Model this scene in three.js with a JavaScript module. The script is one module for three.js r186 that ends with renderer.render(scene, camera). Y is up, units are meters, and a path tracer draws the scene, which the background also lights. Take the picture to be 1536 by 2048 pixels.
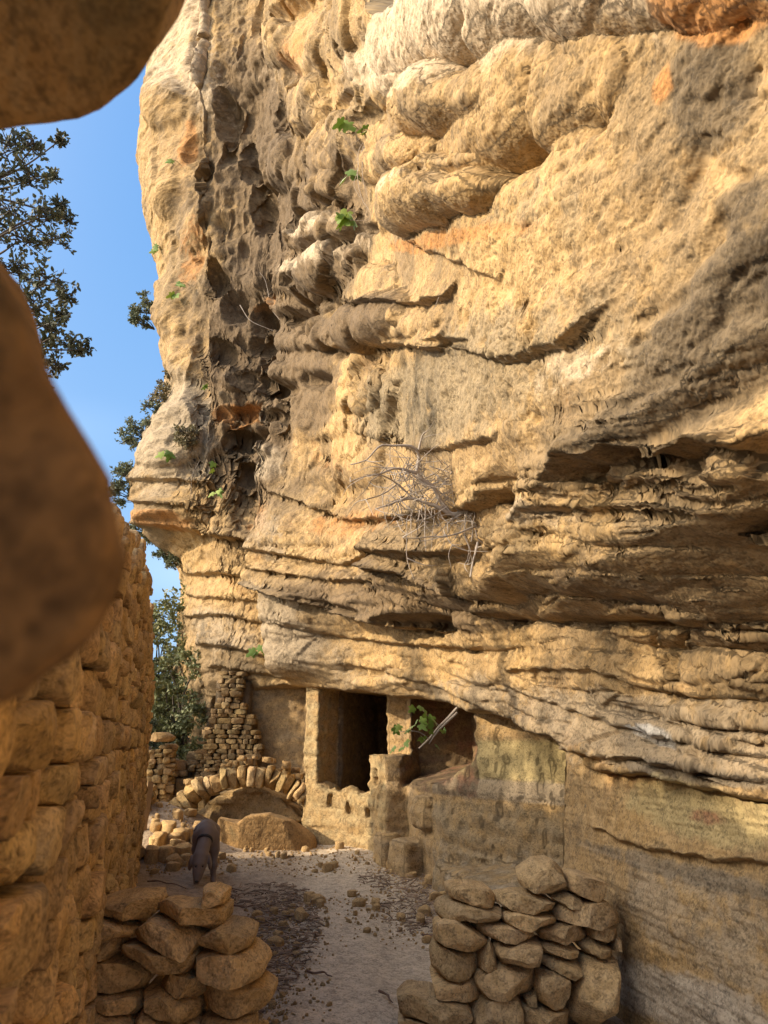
import * as THREE from 'three';
import { mergeGeometries } from 'three/addons/utils/BufferGeometryUtils.js';

// ---------------------------------------------------------------- camera, sky, sun, exposure
const scene = new THREE.Scene();
const EYE = 1.55, PITCH = 16.5 * Math.PI / 180;
const camera = new THREE.PerspectiveCamera(2 * Math.atan(1024 / 1540) * 180 / Math.PI, 0.75, 0.05, 400);
camera.position.set(0, EYE, 0);
camera.rotation.set(PITCH, 0, 0);
camera.focus = 6.5;
camera.userData.fStop = 5.5;

const renderer = new THREE.WebGLRenderer({ antialias: true });
renderer.toneMapping = THREE.LinearToneMapping;
renderer.toneMappingExposure = 1.9;
renderer.shadowMap.enabled = true;

const SUN = new THREE.Vector3(-0.93, 0.425, 0.22).normalize();
const sun = new THREE.DirectionalLight(new THREE.Color().setRGB(1.0, 0.83, 0.60), 3.1);
sun.name = 'sun';
sun.position.copy(SUN).multiplyScalar(60);
sun.castShadow = true;
sun.shadow.mapSize.set(4096, 4096);
Object.assign(sun.shadow.camera, { left: -20, right: 20, top: 20, bottom: -20, near: 1, far: 140 });
sun.shadow.radius = 2;
scene.add(sun, sun.target);

{ // clear late-afternoon sky: blue overhead, paler towards the horizon, thin wisps low down
  const W = 512, H = 256, px = new Float32Array(W * H * 4);
  for (let j = 0; j < H; j++) {
    const el = ((j + 0.5) / H - 0.5) * Math.PI, e = Math.max(0, Math.sin(el));
    const k = Math.pow(1 - e, 2.2);
    for (let i = 0; i < W; i++) {
      const az = ((i + 0.5) / W) * Math.PI * 2 - Math.PI;
      const dir = [Math.cos(el) * Math.cos(az), Math.sin(el), Math.cos(el) * Math.sin(az)];
      const c = Math.max(0, dir[0] * SUN.x + dir[1] * SUN.y + dir[2] * SUN.z);
      const glow = 3.2 * Math.pow(c, 6) + 1.1 * Math.pow(c, 4); // hazy air round the low sun, brightened as fill for the shaded passage
      const wisp = 0.10 * Math.max(0, Math.sin(az * 9 + Math.sin(el * 23) * 1.3) * Math.sin(el * 41 + Math.sin(az * 7) * 1.2)) * Math.exp(-Math.pow((el - 0.24) / 0.12, 2));
      const o = (j * W + i) * 4;
      px[o] = 0.075 + 0.22 * k + glow * 1.0 + wisp;
      px[o + 1] = 0.21 + 0.23 * k + glow * 0.84 + wisp;
      px[o + 2] = 0.46 + 0.15 * k + glow * 0.60 + wisp * 0.8;
      px[o + 3] = 1;
    }
  }
  const sky = new THREE.DataTexture(px, W, H, THREE.RGBAFormat, THREE.FloatType);
  sky.mapping = THREE.EquirectangularReflectionMapping;
  sky.magFilter = THREE.LinearFilter; sky.minFilter = THREE.LinearFilter;
  sky.needsUpdate = true;
  scene.background = sky;
  scene.environment = sky;
}

// ---------------------------------------------------------------- helpers
function rng(seed) { let a = seed | 0; return () => { a = (a + 0x6d2b79f5) | 0; let t = Math.imul(a ^ (a >>> 15), 1 | a); t = (t + Math.imul(t ^ (t >>> 7), 61 | t)) ^ t; return ((t ^ (t >>> 14)) >>> 0) / 4294967296; }; }
const PERM = new Uint8Array(1024); { const r = rng(7), p = [...Array(256).keys()]; for (let i = 255; i > 0; i--) { const j = Math.floor(r() * (i + 1)); [p[i], p[j]] = [p[j], p[i]]; } for (let i = 0; i < 1024; i++) PERM[i] = p[i & 255]; }
const GX = new Float32Array(256), GY = new Float32Array(256), GZ = new Float32Array(256);
{ const r = rng(11); for (let i = 0; i < 256; i++) { const z = r() * 2 - 1, a = r() * 6.283, q = Math.sqrt(1 - z * z); GX[i] = q * Math.cos(a); GY[i] = q * Math.sin(a); GZ[i] = z; } }
function noise(x, y, z) { // gradient noise, about -1..1
  const X = Math.floor(x), Y = Math.floor(y), Z = Math.floor(z);
  x -= X; y -= Y; z -= Z;
  const u = x * x * x * (x * (x * 6 - 15) + 10), v = y * y * y * (y * (y * 6 - 15) + 10), w = z * z * z * (z * (z * 6 - 15) + 10);
  const a = PERM[X & 255] + (Y & 255), b = PERM[(X + 1) & 255] + (Y & 255), zi = Z & 255;
  const aa = PERM[a] + zi, ab = PERM[a + 1] + zi, ba = PERM[b] + zi, bb = PERM[b + 1] + zi;
  const g = (h, i, j, k) => { h = PERM[h]; return GX[h] * i + GY[h] * j + GZ[h] * k; };
  const x1 = x - 1, y1 = y - 1, z1 = z - 1;
  const n00 = g(aa, x, y, z), n10 = g(ba, x1, y, z), n01 = g(ab, x, y1, z), n11 = g(bb, x1, y1, z);
  const m00 = g(aa + 1, x, y, z1), m10 = g(ba + 1, x1, y, z1), m01 = g(ab + 1, x, y1, z1), m11 = g(bb + 1, x1, y1, z1);
  const p = n00 + u * (n10 - n00), q = n01 + u * (n11 - n01), s = m00 + u * (m10 - m00), t = m01 + u * (m11 - m01);
  const lo = p + v * (q - p), hi = s + v * (t - s);
  return 1.5 * (lo + w * (hi - lo));
}
function fbm(x, y, z, oct = 4, gain = 0.5) { let s = 0, a = 1, n = 0; for (let i = 0; i < oct; i++) { s += a * noise(x, y, z); n += a; a *= gain; x = x * 2.03 + 13.7; y = y * 2.03 + 7.1; z = z * 2.03 + 3.3; } return s / n; }
function ridged(x, y, z, oct = 3) { let s = 0, a = 1, n = 0; for (let i = 0; i < oct; i++) { s += a * (1 - Math.abs(noise(x, y, z)) * 2); n += a; a *= 0.5; x = x * 2.1 + 5.2; y = y * 2.1 + 1.3; z = z * 2.1 + 8.9; } return s / n; }
function hash3(i, j, k) { let h = (Math.imul(i, 374761393) + Math.imul(j, 668265263) + Math.imul(k, 2147483647 ^ 0x5bd1e995)) | 0; h = Math.imul(h ^ (h >>> 13), 1274126177); h ^= h >>> 16; return (h >>> 0) / 4294967296; }
const WOR = [0, 0, 0]; // F1, F2, id of the nearest cell
function worley(x, y, z) {
  const X = Math.floor(x), Y = Math.floor(y), Z = Math.floor(z); let f1 = 9, f2 = 9, id = 0;
  for (let i = -1; i <= 1; i++) for (let j = -1; j <= 1; j++) for (let k = -1; k <= 1; k++) {
    const a = X + i, b = Y + j, c = Z + k, h = hash3(a, b, c), h2 = (h * 1021.7) % 1, h3 = (h * 8191.3) % 1;
    const dx = a + h - x, dy = b + h2 - y, dz = c + h3 - z, d = dx * dx + dy * dy + dz * dz;
    if (d < f1) { f2 = f1; f1 = d; id = h; } else if (d < f2) f2 = d;
  }
  WOR[0] = Math.sqrt(f1); WOR[1] = Math.sqrt(f2); WOR[2] = id; return WOR;
}
const clamp = (x, a = 0, b = 1) => x < a ? a : x > b ? b : x;
const smooth = (a, b, x) => { const t = clamp((x - a) / (b - a)); return t * t * (3 - 2 * t); };
const mix = (a, b, t) => a + (b - a) * t;
const mix3 = (a, b, t) => [a[0] + (b[0] - a[0]) * t, a[1] + (b[1] - a[1]) * t, a[2] + (b[2] - a[2]) * t];
const used = new Map();
function numbered(name) { const n = used.get(name) || 0; used.set(name, n + 1); return n ? name + '_' + String(n).padStart(3, '0') : name; }
function tag(o, label, category, group, kind) { if (label) o.userData.label = label; if (category) o.userData.category = category; if (group) o.userData.group = group; if (kind) o.userData.kind = kind; return o; }
function thing(name, label, category, group) { const g = new THREE.Group(); g.name = numbered(name); scene.add(g); return tag(g, label, category, group); }
function part(name, geo, mat, parent) { const m = new THREE.Mesh(geo, mat); m.name = name; m.castShadow = m.receiveShadow = true; parent.add(m); return m; }
function solo(name, geo, mat, label, category, group, kind) { const m = new THREE.Mesh(geo, mat); m.name = numbered(name); m.castShadow = m.receiveShadow = true; scene.add(m); return tag(m, label, category, group, kind); }
function geom(pos, idx, col) { const g = new THREE.BufferGeometry(); g.setAttribute('position', new THREE.BufferAttribute(pos instanceof Float32Array ? pos : new Float32Array(pos), 3)); g.setIndex(new THREE.BufferAttribute(idx instanceof Uint32Array ? idx : new Uint32Array(idx), 1)); if (col) g.setAttribute('color', new THREE.BufferAttribute(col instanceof Float32Array ? col : new Float32Array(col), 3)); g.computeVertexNormals(); return g; }
const withUV = (g, uv) => (g.setAttribute('uv', new THREE.BufferAttribute(uv instanceof Float32Array ? uv : new Float32Array(uv), 2)), g);

// ---------------------------------------------------------------- the cliff: a sheet over (distance along its foot, height), leaning out as it rises
// stations along the foot: x, distance ahead, top of the sheet, then (height, lean-out) pairs
const ST = [
  [3.6, -3.5, 6.0, [[0, 0], [2, 0], [2.4, .72], [6, 1.6]]],
  [2.62, 0.8, 6.0, [[0, 0], [2, 0], [2.4, .72], [2.8, .95], [6, 1.6]]],
  [1.85, 3.4, 6.0, [[0, .06], [0.5, .02], [1.0, -.02], [1.85, 0], [2.02, 0], [2.17, .3], [2.38, .72], [2.5, .75], [2.69, .72], [2.83, .93], [3.1, 1.05], [3.9, 1.2], [6, 1.6]]],
  [1.47, 5.0, 7.4, [[0, .06], [0.6, .02], [1.1, -.02], [2.1, 0], [2.26, .02], [2.42, .3], [2.66, .68], [2.85, .71], [3.05, .68], [3.22, .84], [3.6, .95], [4.5, 1.1], [7.4, 1.5]]],
  [1.22, 6.2, 9.8, [[0, 0], [1.4, -.12], [2.3, 0], [2.45, .02], [2.68, .3], [2.95, .58], [3.2, .6], [3.4, .72], [4.5, .95], [6, 1.1], [9.8, 1.6]]],
  [0.62, 8.5, 14.5, [[0, -.45], [1.5, -.45], [2.3, -.1], [2.7, 0], [2.95, .3], [3.25, .55], [3.7, .6], [4.5, .62], [6, .9], [9, 1.4], [14.5, 1.9]]],
  [-0.30, 10.9, 18, [[0, -.4], [1.9, -.4], [2.3, -.02], [2.95, .1], [3.25, .4], [3.7, .5], [4.5, .45], [7, .8], [11, 1.5], [14, 1.9]]],
  [-1.45, 12.5, 19.5, [[0, -.3], [2.1, -.2], [2.4, .12], [3, .2], [4, .3], [7, .35], [12, 1.1], [16, 1.5]]],
  [-2.7, 13.5, 19.5, [[0, -.3], [2.3, -.2], [2.6, .1], [3.2, .15], [4.2, .2], [5.2, .6], [8, .9], [13, 1.5], [16, 1.8]]],
  [-3.75, 14.0, 19.5, [[0, -.5], [2.6, -.5], [4.6, -.35], [5.0, -.1], [5.5, .6], [6.4, .85], [7.2, .7], [8.2, .45], [11, .8], [13, 1.3], [14, 1.5], [16, 1.5]]],
  [-4.3, 15.0, 19.5, [[0, -.5], [2.6, -.5], [4.6, -.4], [5.0, -.2], [5.5, .5], [6.4, .75], [7.2, .6], [8.2, .3], [11, .6], [13, 1.1], [14, 1.3], [16, 1.3]]],
  [-4.5, 17.5, 19.5, [[0, 0], [16, 0]]],
  [-3.6, 23, 19.5, [[0, 0], [16, 0]]],
];
const SL = [0]; // length along the foot at each station
for (let i = 1; i < ST.length; i++) SL.push(SL[i - 1] + Math.hypot(ST[i][0] - ST[i - 1][0], ST[i][1] - ST[i - 1][1]));
const S_END = SL[SL.length - 1];
function hermite(vals, i, t) { // smooth interpolation over unequal stations
  const n = vals.length - 1, m = (k) => k <= 0 ? (vals[1] - vals[0]) / (SL[1] - SL[0]) : k >= n ? (vals[n] - vals[n - 1]) / (SL[n] - SL[n - 1]) : (vals[k + 1] - vals[k - 1]) / (SL[k + 1] - SL[k - 1]);
  const L = SL[i + 1] - SL[i], t2 = t * t, t3 = t2 * t;
  return (2 * t3 - 3 * t2 + 1) * vals[i] + (t3 - 2 * t2 + t) * L * m(i) + (-2 * t3 + 3 * t2) * vals[i + 1] + (t3 - t2) * L * m(i + 1);
}
const SX = ST.map((a) => a[0]), SD = ST.map((a) => a[1]), SH = ST.map((a) => a[2]);
function seg(s) { let i = 0; while (i < SL.length - 2 && s > SL[i + 1]) i++; return [i, clamp((s - SL[i]) / (SL[i + 1] - SL[i]))]; }
function plan(s) { // foot point, outward direction, top
  const [i, t] = seg(s), e = 0.05, [i2, t2] = seg(Math.min(S_END, s + e)), [i3, t3] = seg(Math.max(0, s - e));
  const x = hermite(SX, i, t), d = hermite(SD, i, t), tx = hermite(SX, i2, t2) - hermite(SX, i3, t3), td = hermite(SD, i2, t2) - hermite(SD, i3, t3), l = Math.hypot(tx, td);
  return { x, z: -d, nx: -td / l, nz: -tx / l, top: hermite(SH, i, t), i, t };
}
function prof(k, h) { const p = ST[k][3]; if (h <= p[0][0]) return p[0][1]; for (let j = 1; j < p.length; j++) if (h <= p[j][0]) { const t = (h - p[j - 1][0]) / (p[j][0] - p[j - 1][0]); return mix(p[j - 1][1], p[j][1], t * t * (3 - 2 * t) * .5 + t * .5); } return p[p.length - 1][1]; }
const S_EDGE = SL[4] - 0.15; // the near buttress ends here; beyond it the foot of the cliff is cut away
function roofH(s) { const t = clamp((s - S_EDGE) / (SL[8] - S_EDGE)); return 1.45 + 1.0 * Math.pow(t, 0.85) - 0.25 * smooth(SL[7], SL[8], s); }
function lean(P, h) { // lean-out at a foot point
  const i = P.i, a = Math.max(0, i - 1), b = Math.min(ST.length - 1, i + 2), v = [];
  // cubic through four neighbouring profiles
  const p0 = prof(a, h), p1 = prof(i, h), p2 = prof(i + 1, h), p3 = prof(b, h), t = P.t, L = SL[i + 1] - SL[i];
  const m1 = (p2 - p0) / (SL[i + 1] - SL[a]) * L, m2 = (p3 - p1) / (SL[b] - SL[i]) * L, t2 = t * t, t3 = t2 * t;
  return (2 * t3 - 3 * t2 + 1) * p1 + (t3 - 2 * t2 + t) * m1 + (-2 * t3 + 3 * t2) * p2 + (t3 - t2) * m2;
}
const LINES = [
  [[[10.543,2.56],[9.514,2.396],[8.582,2.269],[7.618,2.115],[7.232,2.07]],0.1,0.3,0,0.1],
  [[[7.328,2.767],[7.039,2.718],[6.782,2.62],[6.525,2.558],[6.364,2.495]],0.2,0.22,0.03,0.1],
  [[[8.196,2.819],[7.361,2.59],[6.911,2.429],[6.557,2.312]],0.06,0.12,0.02,0.06],
  [[[7.553,2.785],[7.071,2.614],[6.461,2.368]],0.03,0.06,0.02,0.05],
  [[[8.325,2.972],[7.457,2.722],[6.911,2.513],[6.589,2.372],[6.461,2.356]],0.03,0.05,0.02,0.05],
  [[[9.161,1.356],[8.518,1.349],[8.003,1.312],[7.489,1.285]],0.09,0.3,0.03,0.2],
  [[[10.575,2.113],[9.546,2.042],[8.775,1.961],[8.036,1.792],[7.393,1.727]],0.05,0.15,0.02,0.1],
  [[[10.575,1.937],[9.739,1.803],[8.261,1.567],[7.457,1.478]],0.05,0.12,0.02,0.1],
  [[[11.057,1.513],[9.096,1.447],[8.453,1.433],[7.489,1.371]],0.05,0.12,0.03,0.1],
  [[[9.225,0.984],[8.55,0.942],[7.971,0.967],[7.553,1.007]],0.03,0.1,0.02,0.1],
  [[[16.939,3.871],[15.557,3.469],[13.853,3.011],[13.082,2.817],[12.086,2.639]],0.38,0.3,0.08,0.15],
  [[[12.825,3.449],[11.411,3.108],[10.382,2.843],[10.446,2.706],[10.35,2.53]],0.32,0.22,0.1,0.15],
  [[[16.971,4.46],[14.11,3.753],[12.761,3.638],[10.478,3.091],[9.546,2.912]],0.12,0.2,0.04,0.1],
  [[[16.36,5.276],[14.239,4.408],[10.961,3.567],[9.225,3.148],[8.743,3.072]],0.1,0.15,0.04,0.15],
  [[[16.971,4.147],[14.56,3.627],[12.889,3.317]],0.12,0.12,0.04,0.1],
  [[[16.36,3.235],[15.139,2.956],[13.661,2.701],[11.443,2.407]],0.12,0.15,0.03,0.12],
  [[[15.235,2.569],[13.821,2.336],[12.246,2.005],[11.378,1.8]],0.06,0.15,0.02,0.1],
  [[[20.41,4.65],[18.321,4.3],[17.26,4.044]],0.15,0.2,0.03,0.1],
  [[[20.443,4.26],[18.321,3.87],[17.26,3.73]],0.1,0.15,0.03,0.1],
  [[[20.443,3.83],[18.321,3.597],[17.164,3.335]],0.12,0.2,0.03,0.1],
  [[[19.318,3.204],[18.032,3.016],[17.035,2.781]],0.18,0.25,0.05,0.15],
  [[[18.771,2.775],[17.55,2.592],[16.553,2.44]],0.18,0.2,0.05,0.15],
  [[[20.475,5.549],[19.06,5.08],[17.485,4.713]],0.3,0.3,0.05,0.2],
  [[[20.603,6.096],[19.51,5.588],[18.321,5.317]],0.15,0.15,0.05,0.1],
  [[[20.41,6.409],[19.478,6.057],[18.578,5.823]],0.12,0.15,0.04,0.1],
  [[[14.689,7.137],[12.568,6.09],[10.639,5.169],[9,4.261]],0.15,0.2,0.04,0.15],
  [[[12.953,6.924],[10.382,5.452],[8.518,4.36]],0.1,0.15,0.03,0.1],
  [[[10.028,5.935],[8.357,4.55],[7.553,3.866]],0.03,0.2,0.02,0.2],
  [[[8.743,4.15],[7.746,3.516],[7.136,3.237],[6.943,3.231]],0.06,0.2,0.02,0.15],
  [[[13.211,5.322],[10.511,4.045],[8.164,3.235]],0.05,0.2,0.02,0.15],
];
const GROOVES = [
  [[[6.171,3.483],[6.236,3.388],[6.332,3.342],[6.461,3.346]],0.06,0.05],
  [[[6.171,3.141],[6.332,3.119],[6.589,3.092]],0.09,0.06],
  [[[7.875,1.999],[7.907,1.878],[8.036,1.792]],0.07,0.015],
  [[[8.003,2.112],[8.164,2.041]],0.05,0.012],
  [[[7.746,2.095],[7.939,2.016]],0.05,0.012],
  [[[8.807,2.211],[8.1,2.035],[7.778,1.988],[7.361,1.955]],0.07,0.02],
  [[[10.993,2.637],[9.514,2.396],[8.614,2.252],[7.65,2.11]],0.16,0.03],
  [[[7.907,1.787],[7.393,1.727]],0.05,0.015],
  [[[8.003,5.077],[8.068,4.951],[7.746,4.646],[7.264,4.282],[7.007,4.185]],0.14,0.04],
  [[[7.007,4.125],[6.911,4.227],[6.782,4.363],[6.653,4.467]],0.06,0.05],
  [[[7.425,4.999],[7.2,4.916],[6.975,4.871]],0.12,0.04],
  [[[6.653,4.467],[6.493,4.03],[6.525,3.785]],0.03,0.05],
  [[[6.943,2.826],[6.525,2.806],[6.557,2.607]],0.05,0.03],
  [[[7.811,4.733],[7.296,4.328],[7.039,4.155],[6.557,3.928]],0.08,0.05],
];
const DOMES = [
  [8.068,6.036,-2.571,-2.372,-0.305,-0.638,0.3,3.2],
  [10.093,7.915,-1.72,-1.521,-0.225,-0.421,0.2,3],
  [10.832,9.073,-2.443,-2.047,-0.675,-1.027,0.28,3],
  [12.632,10.589,-1.366,-0.999,-0.241,-0.615,0.22,3],
  [9.578,7.157,-1.35,-1.1,-0.466,-0.638,0.22,3],
  [8.003,5.405,-0.948,-0.786,-0.129,-0.362,0.4,2.6],
  [9.964,6.932,-1.077,-0.87,-0.177,-0.327,0.2,2.6],
  [9.546,6.338,-1.687,-1.308,-0.161,-0.337,0.36,2.8],
  [8.903,5.437,-1.479,-1.036,-0.064,-0.316,0.46,2.6],
  [7.232,4.636,-0.595,-0.191,-0.289,-0.454,0.17,2.4],
  [6.653,4.136,-0.321,-0.015,-0.129,-0.23,0.1,2.4],
  [13.243,8.737,-1.623,-0.962,-0.289,-0.469,0.22,3],
  [13.596,8.322,-2.009,-1.115,-0.096,-0.346,0.36,3.4],
  [14.207,8.005,-2.395,-1.154,-0.064,-0.415,0.42,3.2],
  [11.603,6.352,-1.462,-0.814,0,-0.262,0.26,2.8],
  [12.439,6.326,-2.652,-1.227,-0.225,-0.395,0.34,2.8],
  [12.246,8.65,-1.72,-0.875,-0.562,-0.713,0.22,2.6],
  [14.753,6.917,-1.35,-0.543,-0.096,-0.256,0.18,2.6],
  [10.511,5.306,-1.671,-0.874,0.016,-0.158,0.16,2.4],
  [7.425,2.039,-0.273,-0.037,0.112,-0.067,0.09,5],
  [8.293,2.136,-0.402,-0.084,0.096,-0.057,0.05,4],
  [7.939,2.068,-0.096,-0.02,0.08,-0.043,0.05,3.5],
  [8.871,2.042,-1.366,-0.21,0.096,-0.195,0.05,6],
  [7.586,1.871,-0.321,-0.038,0.016,-0.103,0.05,6],
  [7.618,1.702,-0.386,-0.039,0,-0.094,0.045,6],
  [9.771,2.697,-0.611,-0.134,0.386,-0.06,0.16,3],
  [19.51,6.878,-0.771,-0.195,-0.177,-0.606,0.25,2.6],
  [19.35,5.51,-1.012,-0.274,0.048,-0.195,0.2,3.5],
  [19.575,7.542,-0.643,-0.098,-0.241,-0.567,0.2,2.6],
  [6.493,2.475,-0.129,-0.034,0.016,-0.076,0.12,3.5],
  [6.975,2.627,-0.289,-0.087,0,-0.06,0.09,3.5],
  [8.228,4.677,-1.029,-0.892,0.321,0.089,0.05,2.4],
  [13.596,5.963,-2.186,-0.701,-0.354,-0.438,0.16,2.4],
  [14.625,5.905,-1.848,-0.526,-0.112,-0.309,0.14,2.4],
  [17.035,5.875,-0.884,-0.387,-0.016,-0.354,0.15,2.4],
  [13.918,5.178,-1.929,-0.502,-0.225,-0.493,0.12,2.2],
  [15.589,4.595,-1.623,-0.231,-0.225,-0.366,0.16,2.6],
  [16.971,4.539,-0.723,-0.197,0,-0.333,0.2,2.6],
  [12.311,3.665,-1.655,-0.449,0.032,-0.16,0.12,3],
  [17.293,9.738,-0.595,-0.004,-0.177,-0.618,0.25,2.4],
  [18.193,14.044,-0.707,0.405,-0.562,-0.68,0.2,2.4],
  [19.028,11.372,-0.546,-0.425,0.354,-0.586,0.2,2.4],
  [17.26,14.015,-1.045,-0.443,-0.112,-0.717,0.25,2.4],
  [14.528,12.367,-1.205,-0.885,0.064,-0.439,0.25,2.4],
  [18.032,10.456,-0.354,-0.076,-0.016,-0.488,0.2,2.4],
  [13.275,10.228,-0.996,-0.572,-0.241,-0.621,0.25,2.6],
  [15.718,10.898,-1.366,-0.715,-0.562,-0.874,0.25,2.6],
  [16.296,7.34,-1.109,-0.377,-0.08,-0.25,0.2,2.6],
  [17.518,6.873,-0.546,-0.028,-0.048,-0.216,0.22,2.8],
  [17.293,7.303,-0.611,-0.066,-0.048,-0.198,0.2,2.8],
  [17.839,7.726,-0.402,-0.003,-0.048,-0.252,0.2,2.6],
  [17.035,6.228,-0.595,-0.142,-0.08,-0.204,0.2,2.6],
  [20.025,9.965,-0.514,-0.156,-0.241,-0.84,0.25,2.4],
  [19.575,8.636,-0.804,-0.762,0.145,-0.332,0.2,2.4],
  [19.703,12.31,-0.289,-0.195,0,-0.645,0.2,2.4],
  [19.671,14.303,-0.402,-0.352,-0.145,-0.84,0.25,2.4],
  [13.178,6.127,-1.157,-0.446,-0.064,-0.194,0.12,2.8],
  [15.364,7.5,-1.302,-0.544,-0.129,-0.253,0.2,2.8],
  [16.168,8.532,-1.029,-0.432,-0.112,-0.283,0.22,2.8],
  [15.235,8.807,-1.109,-0.536,-0.08,-0.259,0.18,3],
  [12.311,7.562,-0.627,-0.316,-0.048,-0.187,0.14,3],
];
const POCKETS = [
  [7.457,2.784,-0.241,-0.051,0.08,-0.035,0.22,2.4],
  [6.621,2.303,-0.096,-0.011,0.032,-0.016,0.15,3],
  [12.246,2.75,-0.771,-0.145,0.241,-0.072,0.55,2.6],
  [17.903,13.014,-0.289,-0.074,0,-0.529,0.4,2.2],
  [15.268,11.506,-1.109,-0.816,-0.064,-0.388,0.32,2.2],
  [13.886,11.269,-0.659,-0.425,-0.032,-0.346,0.28,2.2],
  [16.843,10.652,-0.546,-0.266,0.096,-0.446,0.35,2.2],
  [17.325,11.859,-0.289,-0.077,0.016,-0.431,0.3,2.2],
  [18.353,9.812,-0.37,-0.09,0.016,-0.333,0.35,2.2],
  [14.56,9.119,-0.723,-0.431,0.145,-0.142,0.3,2.2],
  [17.1,8.664,-0.53,-0.169,0.032,-0.31,0.35,2.2],
  [17.903,9.133,-0.289,-0.062,0.016,-0.354,0.35,2.2],
  [17.485,7.659,-0.546,-0.111,0.016,-0.177,0.3,2.4],
  [16.328,7.079,-0.836,-0.351,0.016,-0.15,0.28,2.4],
  [17.968,7.131,-0.45,-0.041,0.016,-0.138,0.3,2.4],
  [16.875,8.083,-0.562,-0.196,0.032,-0.17,0.32,2.4],
  [17.035,6.502,-0.418,-0.104,0,-0.137,0.3,2.4],
  [17.903,6.625,-0.354,-0.045,0,-0.157,0.3,2.4],
  [14.946,7.723,-1.189,-0.548,0.08,-0.107,0.3,2.4],
  [12.696,8.222,-0.675,-0.431,0.08,-0.052,0.25,2.4],
  [16.296,6.572,-0.739,-0.267,0.016,-0.112,0.26,2.4],
  [17.71,6.005,-0.273,-0.032,0,-0.177,0.26,2.4],
  [14.56,6.549,-0.787,-0.319,0.064,-0.113,0.22,2.4],
  [13.178,7.864,-1.077,-0.615,0.064,-0.048,0.2,2.6],
  [14.271,12.736,-2.427,-1.774,0.096,-0.154,0.3,2.4],
  [13.243,11.882,-0.996,-0.789,-0.161,-0.365,0.25,2.4],
  [18.932,12.544,-0.386,-0.116,0.016,-0.41,0.2,2.2],
  [7.2,4.469,-0.016,-0.011,0,0,0.01,2.4],
  [11.282,8.534,-0.771,-0.536,-0.08,-0.162,0.16,2.4],
  [10.511,7.655,-0.739,-0.467,-0.08,-0.161,0.18,2.4],
  [11.346,6.934,-0.627,-0.392,0.064,-0.041,0.12,2.4],
  [14.753,8.201,-0.691,-0.355,0.096,-0.074,0.2,2.4],
  [16.521,9.055,-0.434,-0.215,0.08,-0.172,0.26,2.4],
  [14.56,3.275,-0.98,-0.223,0.032,-0.064,0.25,2.6],
  [17.421,8.327,-0.273,-0.063,0.016,-0.177,0.3,2.4],
  [18.257,8.369,-0.37,-0.166,0,-0.196,0.25,2.4],
  [8.646,3.034,-0.321,-0.1,0,-0.051,0.2,2.4],
  [8.711,4.155,-0.498,-0.276,0.016,-0.025,0.08,2.6],
];
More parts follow.
